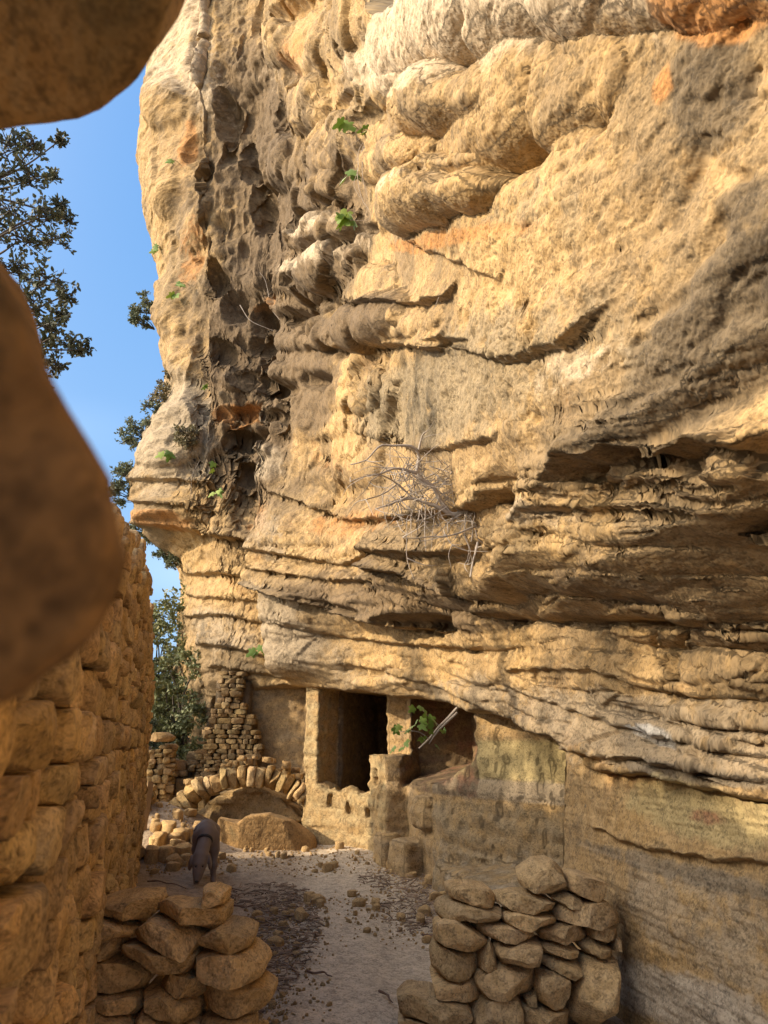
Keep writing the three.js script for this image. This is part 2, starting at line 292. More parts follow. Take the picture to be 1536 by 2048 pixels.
const ZONES = [
  [6.236,2.883,-0.53,0.018,-0.016,-0.218,"crust",1],
  [6.043,3.591,-0.161,0.08,-0.08,-0.192,"crust",0.9],
  [6.75,2.784,-0.45,-0.084,0.209,-0.101,"crust",0.7],
  [6.043,3.143,-0.129,0.014,-0.032,-0.135,"crust",0.8],
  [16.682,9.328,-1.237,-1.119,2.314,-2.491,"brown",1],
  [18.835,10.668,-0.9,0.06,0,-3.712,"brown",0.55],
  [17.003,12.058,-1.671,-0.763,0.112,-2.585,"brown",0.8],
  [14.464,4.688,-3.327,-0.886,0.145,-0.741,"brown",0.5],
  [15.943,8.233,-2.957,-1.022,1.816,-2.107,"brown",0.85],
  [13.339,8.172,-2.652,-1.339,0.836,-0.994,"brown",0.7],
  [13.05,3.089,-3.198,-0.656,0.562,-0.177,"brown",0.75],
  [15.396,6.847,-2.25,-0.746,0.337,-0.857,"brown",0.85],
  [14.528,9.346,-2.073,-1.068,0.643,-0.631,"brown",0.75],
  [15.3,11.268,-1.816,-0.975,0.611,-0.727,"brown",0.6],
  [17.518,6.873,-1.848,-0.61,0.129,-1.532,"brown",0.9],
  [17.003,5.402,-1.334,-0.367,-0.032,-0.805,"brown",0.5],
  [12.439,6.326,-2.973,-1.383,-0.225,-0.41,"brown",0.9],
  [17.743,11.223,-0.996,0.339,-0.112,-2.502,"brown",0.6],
  [10.061,4.341,-3.214,-1.26,0.852,-0.132,"lichen",0.8],
  [7.907,3.691,-0.787,-0.374,0.129,-0.145,"lichen",0.5],
  [7.393,4.165,-0.804,-0.51,-0.096,-0.254,"lichen",0.45],
  [6.814,4.011,-0.755,-0.336,-0.129,-0.296,"lichen",0.2],
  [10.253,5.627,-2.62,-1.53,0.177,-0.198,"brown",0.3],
  [7.939,5.878,-2.604,-2.333,-0.305,-0.668,"pale",0.95],
  [8.003,5.484,-0.643,-0.545,-0.064,-0.14,"pale",0.5],
  [8.711,5.403,-1.109,-0.814,-0.016,-0.096,"pale",0.5],
  [13.564,8.398,-1.8,-1.012,-0.064,-0.192,"pale",0.7],
  [13.918,8.069,-2.587,-1.257,0,-0.202,"pale",0.6],
  [7.2,3.177,-0.482,-0.145,-0.032,-0.133,"pale",0.42],
  [19.221,15.436,-0.82,0.214,-0.932,-2.353,"pale",0.7],
  [14.689,12.108,-2.539,-1.567,-0.546,-0.986,"pale",0.35],
  [11.443,8.373,-1.302,-0.686,-0.321,-0.47,"pale",0.3],
  [5.914,3.748,-0.177,-0.141,0,-0.1,"orange",1],
  [6.203,3.753,-0.064,0.024,-0.016,-0.053,"orange",0.7],
  [19.253,12.935,-0.161,0.117,0.016,-0.528,"orange",0.7],
  [19.157,10.629,-0.498,0.078,0,-0.625,"orange",0.5],
  [13.5,11.31,-0.868,-0.493,-0.177,-0.431,"orange",0.6],
  [9,5.132,-1.88,-1.272,0.032,-0.056,"orange",0.7],
  [17.807,7.1,-0.707,-0.088,0.016,-0.216,"orange",0.7],
  [19.607,5.393,-0.739,-0.293,0.145,-0.117,"orange",0.7],
  [16.81,8.812,-0.804,-0.256,0.032,-0.169,"orange",0.5],
  [13.725,4.205,-2.105,-0.463,-0.016,-0.22,"orange",0.5],
  [16.971,4.969,-0.836,-0.235,-0.016,-0.354,"orange",0.45],
  [14.303,5.431,-1.687,-0.568,-0.032,-0.376,"orange",0.35],
  [19.478,7.151,-0.948,-0.195,-0.289,-1.29,"grey",0.9],
  [19.703,6.135,-0.579,-0.195,0.048,-0.352,"grey",0.6],
  [16.393,3.2,-0.916,-0.329,0.289,-0.567,"grey",0.9],
  [18.803,3.4,-1.607,-0.249,-0.032,-0.449,"grey",0.55],
  [16.328,4.578,-0.691,-0.221,-0.048,-0.488,"grey",0.5],
  [16.875,5.935,-0.804,-0.201,-0.016,-0.373,"grey",0.7],
  [8.711,1.615,-2.282,-0.239,0.112,-0.24,"grey",0.75],
  [11.378,1.825,-2.395,-0.364,0.402,-0.301,"grey",0.6],
  [7.971,1.385,-0.659,-0.027,0.016,-0.049,"slate",1],
  [8.261,1.58,-0.289,-0.044,0,-0.041,"white",0.8],
  [10.896,1.681,-1.254,-0.112,0.096,-0.088,"grey",0.5],
  [8.036,1.199,-0.804,-0.012,0.032,-0.153,"yellow",0.8],
  [8.003,1.168,-0.177,-0.002,0.016,-0.037,"red",0.5],
  [8.293,0.876,-1.173,0.005,0,-0.055,"slate",0.7],
  [8.003,0.669,-0.836,-0.021,0.016,-0.275,"grey",0.6],
  [8.421,0.252,-0.932,0.111,0,-0.14,"salt",0.9],
  [8.196,2.819,-0.546,-0.202,0.064,-0.074,"grey",0.6],
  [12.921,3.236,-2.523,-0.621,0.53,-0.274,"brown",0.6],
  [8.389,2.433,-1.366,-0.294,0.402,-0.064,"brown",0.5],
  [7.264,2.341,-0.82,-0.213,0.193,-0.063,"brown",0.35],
  [15.235,2.569,-2.025,-0.558,0.273,-0.33,"grey",0.4],
];

const GOLD = [0.46, 0.29, 0.11], TAN = [0.35, 0.226, 0.10], SAND = [0.50, 0.375, 0.215];
const ROCK_KIND = { crust: [0.115, 0.085, 0.052], brown: [0.125, 0.085, 0.05], lichen: [0.235, 0.185, 0.115], pale: [0.55, 0.435, 0.30], orange: [0.46, 0.215, 0.065], grey: [0.34, 0.27, 0.185], slate: [0.21, 0.168, 0.118], yellow: [0.44, 0.35, 0.17], white: [0.60, 0.58, 0.55], red: [0.36, 0.135, 0.075], salt: [0.42, 0.36, 0.285] };
// fine grain shared by all the rock: one tile is 0.9 m across, nothing coarser than a hand in it
function tileNoise(x, y, per, seed) { const X = Math.floor(x), Y = Math.floor(y), fx = x - X, fy = y - Y, u = fx * fx * (3 - 2 * fx), v = fy * fy * (3 - 2 * fy), h = (i, j) => hash3(((i % per) + per) % per, ((j % per) + per) % per, seed) * 2 - 1; return mix(mix(h(X, Y), h(X + 1, Y), u), mix(h(X, Y + 1), h(X + 1, Y + 1), u), v); }
function rockTexture(size, fn, srgb) { const d = new Uint8Array(size * size * 4); for (let j = 0; j < size; j++) for (let i = 0; i < size; i++) { const v = clamp(fn(i / size, j / size)) * 255, o = (j * size + i) * 4; d[o] = d[o + 1] = d[o + 2] = v; d[o + 3] = 255; } const t = new THREE.DataTexture(d, size, size); t.wrapS = t.wrapT = THREE.RepeatWrapping; t.magFilter = THREE.LinearFilter; t.minFilter = THREE.LinearFilter; if (srgb) t.colorSpace = THREE.SRGBColorSpace; t.needsUpdate = true; return t; }
const GRAIN_BUMP = rockTexture(512, (u, v) => { let s = 0; for (const [p, a, k] of [[8, .30, 1], [17, .26, 2], [37, .24, 3], [79, .16, 4], [151, .10, 5]]) { const n = tileNoise(u * p, v * p, p, k); s += a * (k < 4 ? (Math.abs(n) * 1.6 - 0.5) : n); } return 0.5 + s * 0.75; });
const GRAIN_TONE = rockTexture(512, (u, v) => { let s = 0; for (const [p, a, k] of [[11, .18, 11], [37, .28, 12], [97, .32, 13], [223, .30, 14]]) s += a * tileNoise(u * p, v * p, p, k); return 0.95 + 0.36 * s - 0.15 * smooth(0.2, 0.6, tileNoise(u * 53, v * 53, 53, 15) * 0.6 + 0.5 * tileNoise(u * 127, v * 127, 127, 16)); }, true);
const ROCK_MAT = new THREE.MeshStandardMaterial({ vertexColors: true, map: GRAIN_TONE, bumpMap: GRAIN_BUMP, bumpScale: 0.009, roughness: 0.95, metalness: 0 });
ROCK_MAT.name = 'weathered_sandstone';
const CLIFF_MAT = new THREE.MeshStandardMaterial({ vertexColors: true, roughness: 0.95 }); // for the carved rooms: grain in the mesh itself
CLIFF_MAT.name = 'cliff_sandstone';
function rockTone(x, y, z, out) { // sandstone base colour: broad warm patches, bedding bands, grain
  const a = fbm(x * 0.7, y * 0.9, z * 0.7, 3), b = noise(x * 1.3 + 9, y * 7, z * 1.3), c = fbm(x * 9, y * 9, z * 9, 3), g = noise(x * 47, y * 47, z * 47) + 0.6 * noise(x * 90, y * 90, z * 90);
  const t = clamp(0.5 + a * 0.9 + b * 0.25), u = clamp(0.5 + c * 1.1);
  for (let k = 0; k < 3; k++) out[k] = (mix(mix(GOLD[k], TAN[k], t), SAND[k], u * 0.35)) * (1 + 0.20 * c + 0.13 * g);
  const o = smooth(0.28, 0.62, fbm(x * 1.1 + 31, y * 1.6, z * 1.1, 4)); if (o > 0) for (let k = 0; k < 3; k++) out[k] = mix(out[k], ROCK_KIND.orange[k], o * 0.45);
  const s = smooth(0.22, 0.5, fbm(x * 2.3 + 71, y * 2.0, z * 2.3, 4)); if (s > 0) for (let k = 0; k < 3; k++) out[k] = mix(out[k], ROCK_KIND.lichen[k], s * 0.5);
}

const cliff = thing('cliff'); cliff.userData.kind = 'structure';
{
  // columns closer together near the camera
  const cols = []; for (let s = 0.4; s < S_END;) { cols.push(s); const P = plan(s), d = Math.max(2.2, Math.hypot(P.x, P.z)); s += s < 5.2 ? 0.06 : s > SL[10] ? 0.05 : d * (s > SL[6] + 1 ? 0.0020 : 0.0027); }
  const NC = cols.length, NR = 920, N = NC * NR;
  const off = new Float32Array(N), H = new Float32Array(N), rough = new Float32Array(N), pits = new Float32Array(N), taf = new Float32Array(N);
  const plans = cols.map(plan);
  for (let a = 0; a < NC; a++) {
    const P = plans[a], s = cols[a], bed = 1 + 0.08 * (Math.min(s, 17) - 8);
    for (let b = 0; b < NR; b++) {
      const v = b / (NR - 1), h = P.top * v - 0.15, k = a * NR + b;
      H[k] = h;
      let o = lean(P, h);
      // beds: rounded courses of unequal weight, strong low down and in the far wall, faint on the smooth upper face
      const wob = 0.10 * noise(s * 0.55, h * 0.5, 3.1) + 0.03 * noise(s * 2.1, h * 1.7, 8.8), bb = h / bed + wob;
      const low = 1 - smooth(2.5, 3.3, h / bed), far = smooth(SL[6] + .6, SL[7], s);
      const nearBlocks = (1 - smooth(9.2, 10.4, s)) * (1 - smooth(2.0, 2.2, h / bed)) * 0.55, bedAmt = (1 - nearBlocks) * mix(0.18 + 0.82 * low, 0.75, far * (1 - smooth(5.5, 8, h))) * (s > SL[6] ? mix(1, 0.55, smooth(7, 9, h)) : 1);
      let L = 0;
      for (let q = 0; q < 3; q++) {
        const f = [3.1, 7.3, 17][q], amp = [0.10, 0.045, 0.016][q], y = bb * f + q * 5.3 + 0.35 * noise(s * (0.4 + q * 0.5), q * 9.1, h * 0.3), i = Math.floor(y), r = y - i;
        const w = hash3(i, q, 5), lat = noise(s * (0.45 + 0.5 * q) + w * 50, i * 3.7, q * 11), on = clamp(0.5 + 1.3 * lat);
        const edge = 1 - Math.pow(Math.abs(2 * r - 1), 5);
        L += amp * (on * (0.35 + 0.65 * w) * (0.55 + 0.45 * edge) - 0.35 * (1 - edge));
      }
      o += L * bedAmt * (1 - 0.85 * (1 - smooth(1.2, 1.45, h)) * (1 - smooth(S_EDGE, S_EDGE + 0.4, s)));
      // the near mass ends in an edge that stands clear of the far wall
      const edge = 16.75 + 0.06 * (h - 3) + 0.12 * noise(h * 1.3, 4, 2) + 0.05 * noise(h * 5, 4, 7), jut = smooth(14.6, 16.5, s) * (1 - smooth(edge - 0.05, edge + 0.16, s)) * smooth(2.3, 2.7, h) * (1 - smooth(6.5, 11, h));
      o += 0.5 * jut - 0.25 * smooth(edge - 0.05, edge + 0.16, s) * (1 - smooth(edge + 0.3, edge + 1.2, s)) * smooth(2.3, 2.7, h) * (1 - smooth(6, 9, h));
      off[k] = o; rough[k] = 0.5 + 0.5 * low;
      // hollows and drapery in the damp re-entrant corner
      taf[k] = smooth(SL[6] - 0.6, SL[7] - 0.1, s) * (1 - smooth(SL[8] + 0.2, SL[9] + 0.9, s)) * smooth(4.0, 6, h) * clamp(0.75 + 0.9 * noise(s * 0.8, h * 0.5, 12));
    }
  }
  const colRange = (s0, s1) => { let a = 0, b = NC - 1; while (a < b && cols[a] < s0) a++; while (b > a && cols[b] > s1) b--; return [a, b]; };
  const rowRange = (a, h0, h1) => [Math.max(0, Math.floor((h0 + 0.15) / plans[a].top * (NR - 1))), Math.min(NR - 1, Math.ceil((h1 + 0.15) / plans[a].top * (NR - 1)))];
  function along(poly, fn, reach) { // height of a line at every column it crosses, faded at its ends
    const p = poly.slice().sort((u, v) => u[0] - v[0]), s0 = p[0][0], s1 = p[p.length - 1][0], fade = Math.min(0.35, (s1 - s0) * 0.3), [a0, a1] = colRange(s0 - fade, s1 + fade);
    for (let a = a0; a <= a1; a++) {
      const s = cols[a]; let i = 0; while (i < p.length - 2 && s > p[i + 1][0]) i++;
      const t = (s - p[i][0]) / (p[i + 1][0] - p[i][0]), h = mix(p[i][1], p[i + 1][1], clamp(t)) + 0.02 * noise(s * 5, s0 * 7, 1) + 0.008 * noise(s * 23, s0 * 7, 4);
      const w = smooth(s0 - fade, s0 + fade * 0.6, s) * (1 - smooth(s1 - fade * 0.6, s1 + fade, s)), [b0, b1] = rowRange(a, h - reach, h + reach);
      for (let b = b0; b <= b1; b++) fn(a * NR + b, H[a * NR + b] - h, w, s);
    }
  }
  function spot([cs, ch, ax, ay, bx, by], grow, fn) { // points in an ellipse given by two half axes
    const det = ax * by - ay * bx; if (Math.abs(det) < 1e-5) return;
    const ws = (Math.abs(ax) + Math.abs(bx)) * grow, wh = (Math.abs(ay) + Math.abs(by)) * grow, [a0, a1] = colRange(cs - ws, cs + ws);
    for (let a = a0; a <= a1; a++) { const [b0, b1] = rowRange(a, ch - wh, ch + wh); for (let b = b0; b <= b1; b++) { const k = a * NR + b, ds = cols[a] - cs, dh = H[k] - ch; fn(k, (ds * by - dh * bx) / det, (dh * ax - ds * ay) / det, cols[a], H[k]); } }
  }
  const add = new Float32Array(N);
  for (const [cs, ch, ax, ay, bx, by, amp0, p] of DOMES) { const amp = amp0 * (cs < 12 && ch > 4 ? 0.72 : 1); spot([cs, ch, ax, ay, bx, by], 1.25, (k, u, v, s, h) => {
    const jit = 0.22 * noise(s * 1.9 + cs, h * 1.9, ch) + 0.10 * noise(s * 5, h * 5, ch), up = clamp((h - ch) / (Math.abs(ay) + Math.abs(by)) + 0.15);
    const r = Math.pow(Math.pow(Math.abs(u), p) + Math.pow(Math.abs(v), p), 1 / p) * (1 - 0.28 * up) + jit; // hangs out at its lower edge, dies away upwards
    if (r < 1) add[k] = Math.max(add[k], amp * Math.pow(1 - Math.pow(Math.max(r, 0), 2.6), mix(0.7, 1.2, up)) * (1 - 0.45 * up) * (1 + 0.3 * noise(s * 1.7, h * 1.7, cs)));
  }); }
  for (let k = 0; k < N; k++) { off[k] += add[k]; rough[k] = Math.max(0.25, rough[k] - add[k] * 0.5); add[k] = 0; }
  for (const [cs, ch, ax, ay, bx, by, amp, p] of POCKETS) spot([cs, ch, ax, ay, bx, by], 1.3, (k, u, v, s, h) => {
    const jit = 0.25 * noise(s * 2.6 + cs, h * 2.6, ch) + 0.10 * noise(s * 8, h * 8, ch), r = Math.pow(Math.pow(Math.abs(u), p) + Math.pow(Math.abs(v), p), 1 / p) + jit;
    if (r < 1) add[k] = Math.max(add[k], amp * Math.pow(1 - Math.pow(Math.max(r, 0), 2), 0.95));
  });
  for (let k = 0; k < N; k++) off[k] -= add[k];
  for (const [poly, a, up, b, dn] of LINES) along(poly, (k, v, w) => { const e = smooth(-0.012, 0.02, v); off[k] += w * (e * a * Math.exp(-Math.max(0, v) / up) - (1 - e) * b * Math.exp(Math.min(0, v) / dn)); }, Math.max(up, dn) * 4);
  for (const [poly, dep, wid] of GROOVES) { // grooves may run any way: distance to the line
    let s0 = 1e9, s1 = -1e9, h0 = 1e9, h1 = -1e9; for (const [s, h] of poly) { s0 = Math.min(s0, s); s1 = Math.max(s1, s); h0 = Math.min(h0, h); h1 = Math.max(h1, h); }
    const [a0, a1] = colRange(s0 - wid * 4, s1 + wid * 4);
    for (let a = a0; a <= a1; a++) { const [b0, b1] = rowRange(a, h0 - wid * 4, h1 + wid * 4); for (let q = b0; q <= b1; q++) {
      const k = a * NR + q, s = cols[a] + 0.02 * noise(cols[a] * 4, H[k] * 4, 2), h = H[k] + 0.03 * noise(cols[a] * 3, H[k] * 3, 7); let m = 1e9;
      for (let i = 1; i < poly.length; i++) { const [x0, y0] = poly[i - 1], [x1, y1] = poly[i], t = clamp(((s - x0) * (x1 - x0) + (h - y0) * (y1 - y0)) / ((x1 - x0) ** 2 + (y1 - y0) ** 2 + 1e-9)); m = Math.min(m, Math.hypot(s - mix(x0, x1, t), h - mix(y0, y1, t))); }
      off[k] -= dep * Math.exp(-Math.pow(m / wid, 1.5)) * (0.7 + 0.5 * noise(s * 2, h * 2, 9));
    } }
  }
  // colour zones
  const kinds = Object.keys(ROCK_KIND), zw = Object.fromEntries(kinds.map((k) => [k, null]));
  for (const [cs, ch, ax, ay, bx, by, kind, str] of ZONES) { const w = zw[kind] || (zw[kind] = new Float32Array(N)); spot([cs, ch, ax, ay, bx, by], 1.5, (k, u, v) => { const r = Math.hypot(u, v); if (r < 1.5) w[k] = Math.max(w[k], str * (1 - smooth(0.55, 1.5, r))); }); }
  // undercut at the rooms, fold back at the top; then spread each column's points evenly along its own outline
  const layers = [off, H, rough, taf, ...kinds.map((k) => zw[k]).filter(Boolean)], tmp = new Float32Array(NR), arc = new Float32Array(NR), at = new Float32Array(NR);
  for (let a = 0; a < NC; a++) {
    const P = plans[a], s = cols[a], fold = smooth(S_EDGE, S_EDGE + 0.05, s) * (1 - smooth(SL[8] + 0.35, SL[8] + 0.5, s)), rh = roofH(s) + 0.05 * noise(s * 1.5, 2, 2) + 0.02 * noise(s * 6, 3, 3), k0 = a * NR;
    const step = P.top / NR; for (let b = 1; b < NR; b++) arc[b] = arc[b - 1] + Math.min(step * 5, Math.hypot(H[k0 + b] - H[k0 + b - 1], off[k0 + b] - off[k0 + b - 1]));
    for (let b = 0, i = 0; b < NR; b++) { const want = arc[NR - 1] * b / (NR - 1); while (i < NR - 2 && arc[i + 1] < want) i++; at[b] = i + clamp((want - arc[i]) / Math.max(1e-6, arc[i + 1] - arc[i])); }
    for (const L of layers) { for (let b = 0; b < NR; b++) { const i = Math.min(NR - 2, Math.floor(at[b])); tmp[b] = mix(L[k0 + i], L[k0 + i + 1], at[b] - i); } L.set(tmp, k0); }
    for (let b = 0; b < NR; b++) { const h = H[k0 + b]; off[k0 + b] -= fold * 2.6 * (1 - smooth(-0.02, 0.10, h - rh)) + 6 * smooth(P.top * 0.96, P.top, h + 0.15); }
  }
  // positions, then relief along the surface's own normal
  const pos = new Float32Array(N * 3), col = new Float32Array(N * 3), idx = new Uint32Array((NC - 1) * (NR - 1) * 6);
  for (let a = 0; a < NC; a++) { const P = plans[a]; for (let b = 0; b < NR; b++) { const k = a * NR + b, o = off[k]; pos[k * 3] = P.x + P.nx * o; pos[k * 3 + 1] = H[k]; pos[k * 3 + 2] = P.z + P.nz * o; } }
  for (let a = 0, q = 0; a < NC - 1; a++) for (let b = 0; b < NR - 1; b++) { const k = a * NR + b; idx[q++] = k; idx[q++] = k + NR; idx[q++] = k + 1; idx[q++] = k + 1; idx[q++] = k + NR; idx[q++] = k + NR + 1; }
  const g = geom(pos, idx), nor = g.attributes.normal.array;
  if (nor[(Math.floor(NC / 2) * NR + 100) * 3] > 0) { for (let q = 0; q < idx.length; q += 3) { const t = idx[q + 1]; idx[q + 1] = idx[q + 2]; idx[q + 2] = t; } for (let k = 0; k < N * 3; k++) nor[k] = -nor[k]; }
  const tone = [0, 0, 0], disp = new Float32Array(N);
  for (let a = 0; a < NC; a++) for (let b = 0; b < NR; b++) {
    const k = a * NR + b, x = pos[k * 3], y = pos[k * 3 + 1], z = pos[k * 3 + 2], s = cols[a], h = H[k];
    if (s < 4.6) { disp[k] = 0.05 * fbm(x * 2, y * 2, z * 2, 3); rockTone(x, y, z, tone); col.set(tone, k * 3); continue; }
    const crust = zw.crust ? zw.crust[k] : 0, lich = zw.lichen ? zw.lichen[k] : 0, pit = clamp(0.25 + crust + 0.7 * lich + 0.6 * Math.max(0, noise(x * 0.6, y * 0.6, z * 0.6 + 4)));
    const low = rough[k];
    // broad swell, lumps, pits, grain
    let d = 0.07 * fbm(x * 0.9, y * 1.2, z * 0.9, 3) + 0.035 * fbm(x * 3.1, y * 3.9, z * 3.1, 3) + 0.011 * fbm(x * 11, y * 15, z * 11, 3);
    const upper = smooth(2.6, 3.4, h / (1 + 0.08 * (Math.min(s, 17) - 8)));
    if (upper > 0 || crust > 0.05) {
      const wx = 0.05 * noise(x * 7, y * 7, z * 7), n1 = noise((x + wx) * 9, (y + wx) * 15, z * 9), n2 = noise(x * 21 + 5, (y + wx) * 31, z * 21), n3 = noise(x * 39, y * 47, z * 39), where = clamp(0.5 + 1.6 * noise(x * 2.3, y * 2.9, z * 2.3 + 17));
      d -= (0.026 * Math.max(0, n1 - 0.12) + 0.022 * Math.max(0, n2 - 0.05) * where + 0.013 * Math.max(0, n3) * (0.4 + where)) * (0.45 + 1.4 * pit) * Math.max(upper, crust);
      d += 0.010 * n2 * where + 0.007 * n3;
    }
    if (low > 0.3) { const st = noise(x * 2.1, y * 42, z * 2.1) + 0.6 * noise(x * 5, y * 95, z * 5); d += 0.006 * st * low * (1 - upper); }
    const sof = smooth(-0.8, -0.35, nor[k * 3 + 1]); d *= 0.45 + 0.55 * sof; // undersides are smoother
    const T = taf[k], brk = sof * Math.max(low * (1 - upper) * (1 - 0.9 * (1 - smooth(1.2, 1.45, h)) * (1 - smooth(S_EDGE, S_EDGE + 0.4, s))), 0.8 * smooth(SL[6], SL[7], s) * (1 - 0.6 * T));
    if (brk > 0.05) { // broken beds: angular pieces set forward and back with open joints
      const bb = h / (1 + 0.08 * (Math.min(s, 17) - 8));
      worley(s * 2.2 + 0.3 * noise(s * 2, h * 5, 6), bb * 7.5 + 0.4 * noise(s * 1.1, h * 2, 5), 2.5); const e = WOR[1] - WOR[0];
      d += brk * (0.055 * (WOR[2] - 0.5) * smooth(0, 0.12, e) - 0.018 * (1 - smooth(0, 0.10, e)));
      worley(s * 6.1, bb * 21 + 0.4 * noise(s * 3, h * 6, 5), 7.5); d += brk * 0.016 * (WOR[2] - 0.5);
    }
    const blk = smooth(8.6, 10.2, s) * (1 - smooth(14.5, 16.2, s)) * smooth(4.0, 4.9, h) * smooth(-0.1, 0.25, noise(s * 0.45 + 7, h * 0.4, 3) + 0.25 * smooth(10, 12, s));
    if (blk > 0.02) { // broken face: blocks as large as a chest, set forward and back, with tight open joints
      worley(s * 1.35 + 0.25 * noise(s * 1.6, h * 1.6, 6) + 0.25 * h, h * 1.9 + 0.3 * noise(s * 1.1, h * 1.3, 5), 4.5); const e = WOR[1] - WOR[0];
      d += blk * (0.17 * (WOR[2] - 0.5) * smooth(0, 0.22, e) - 0.05 * (1 - smooth(0, 0.10, e)));
    }
    if (T > 0.01) {
      const q = 1 + 0.5 * noise(x * 0.8, y * 0.4, z * 0.8);
      worley(s * 1.7 + 0.35 * q, h * 1.05 + 0.35 * noise(s * 2.2, h * 1.6, 1), 0.5); const f1 = WOR[0], f2 = WOR[1];
      d -= T * 0.26 * clamp(1 - f1 * f1 * 2.2) * (WOR[2] > 0.3 ? 1 : 0.25);
      worley(s * 4.1, h * 2.9 + 0.3 * noise(s * 4, h * 3, 2), 3.5);
      d -= T * 0.06 * clamp(1 - WOR[0] * WOR[0] * 2.4); d += T * 0.035 * smooth(0.75, 1, ridged(s * 2.6, h * 0.8, 4.2, 2));
    }
    disp[k] = d;
    rockTone(x, y, z, tone);
    const pat = smooth(0.0, 0.5, fbm(x * 0.55 + 3, y * 0.75, z * 0.55, 2) + 0.45 * fbm(x * 2.7, y * 3.3, z * 2.7 + 6, 3) + 0.22 * noise(x * 15, y * 18, z * 15) + 0.15 * noise(x * 38, y * 44, z * 38) + 0.19); // dusky weathering film with a ragged, speckled outline
    if (pat > 0) for (let q = 0; q < 3; q++) tone[q] = mix(tone[q], [0.225, 0.158, 0.085][q], pat * 0.82);
    const gr = 0.75 * fbm(x * 1.9, y * 2.3, z * 1.9 + 21, 3) + 0.40 * noise(x * 7, y * 9, z * 7) + 0.35 * noise(x * 19, y * 23, z * 19) + 0.25 * noise(x * 43, y * 43, z * 43);
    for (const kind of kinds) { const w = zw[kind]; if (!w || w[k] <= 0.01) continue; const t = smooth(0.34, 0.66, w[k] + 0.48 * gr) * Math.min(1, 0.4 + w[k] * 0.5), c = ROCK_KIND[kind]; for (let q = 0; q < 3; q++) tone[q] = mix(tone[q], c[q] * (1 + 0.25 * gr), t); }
    col[k * 3] = Math.max(0.02, tone[0]); col[k * 3 + 1] = Math.max(0.018, tone[1]); col[k * 3 + 2] = Math.max(0.012, tone[2]);
  }
  const nor0 = nor.slice();
  for (let k = 0; k < N; k++) { pos[k * 3] += nor[k * 3] * disp[k]; pos[k * 3 + 1] += nor[k * 3 + 1] * disp[k]; pos[k * 3 + 2] += nor[k * 3 + 2] * disp[k]; }
  g.setAttribute('color', new THREE.BufferAttribute(col, 3));
  const uv = new Float32Array(N * 2); // laid on by the way each spot faces: outwards, up or down, or sideways along the cliff
  for (let a = 0; a < NC; a++) { const P = plans[a]; for (let b = 0; b < NR; b++) { const k = a * NR + b, o = Math.abs(nor0[k * 3] * P.nx + nor0[k * 3 + 2] * P.nz), t = Math.abs(nor0[k * 3] * P.nz - nor0[k * 3 + 2] * P.nx), y = Math.abs(nor0[k * 3 + 1]); uv[k * 2] = (y > o || o >= t ? cols[a] : off[k] + 0.3) / 0.9; uv[k * 2 + 1] = (y > o && y > t ? off[k] + 0.4 : H[k]) / 0.9; } } withUV(g, uv);

  g.computeVertexNormals();
  part('rock_face', g, ROCK_MAT, cliff);
}

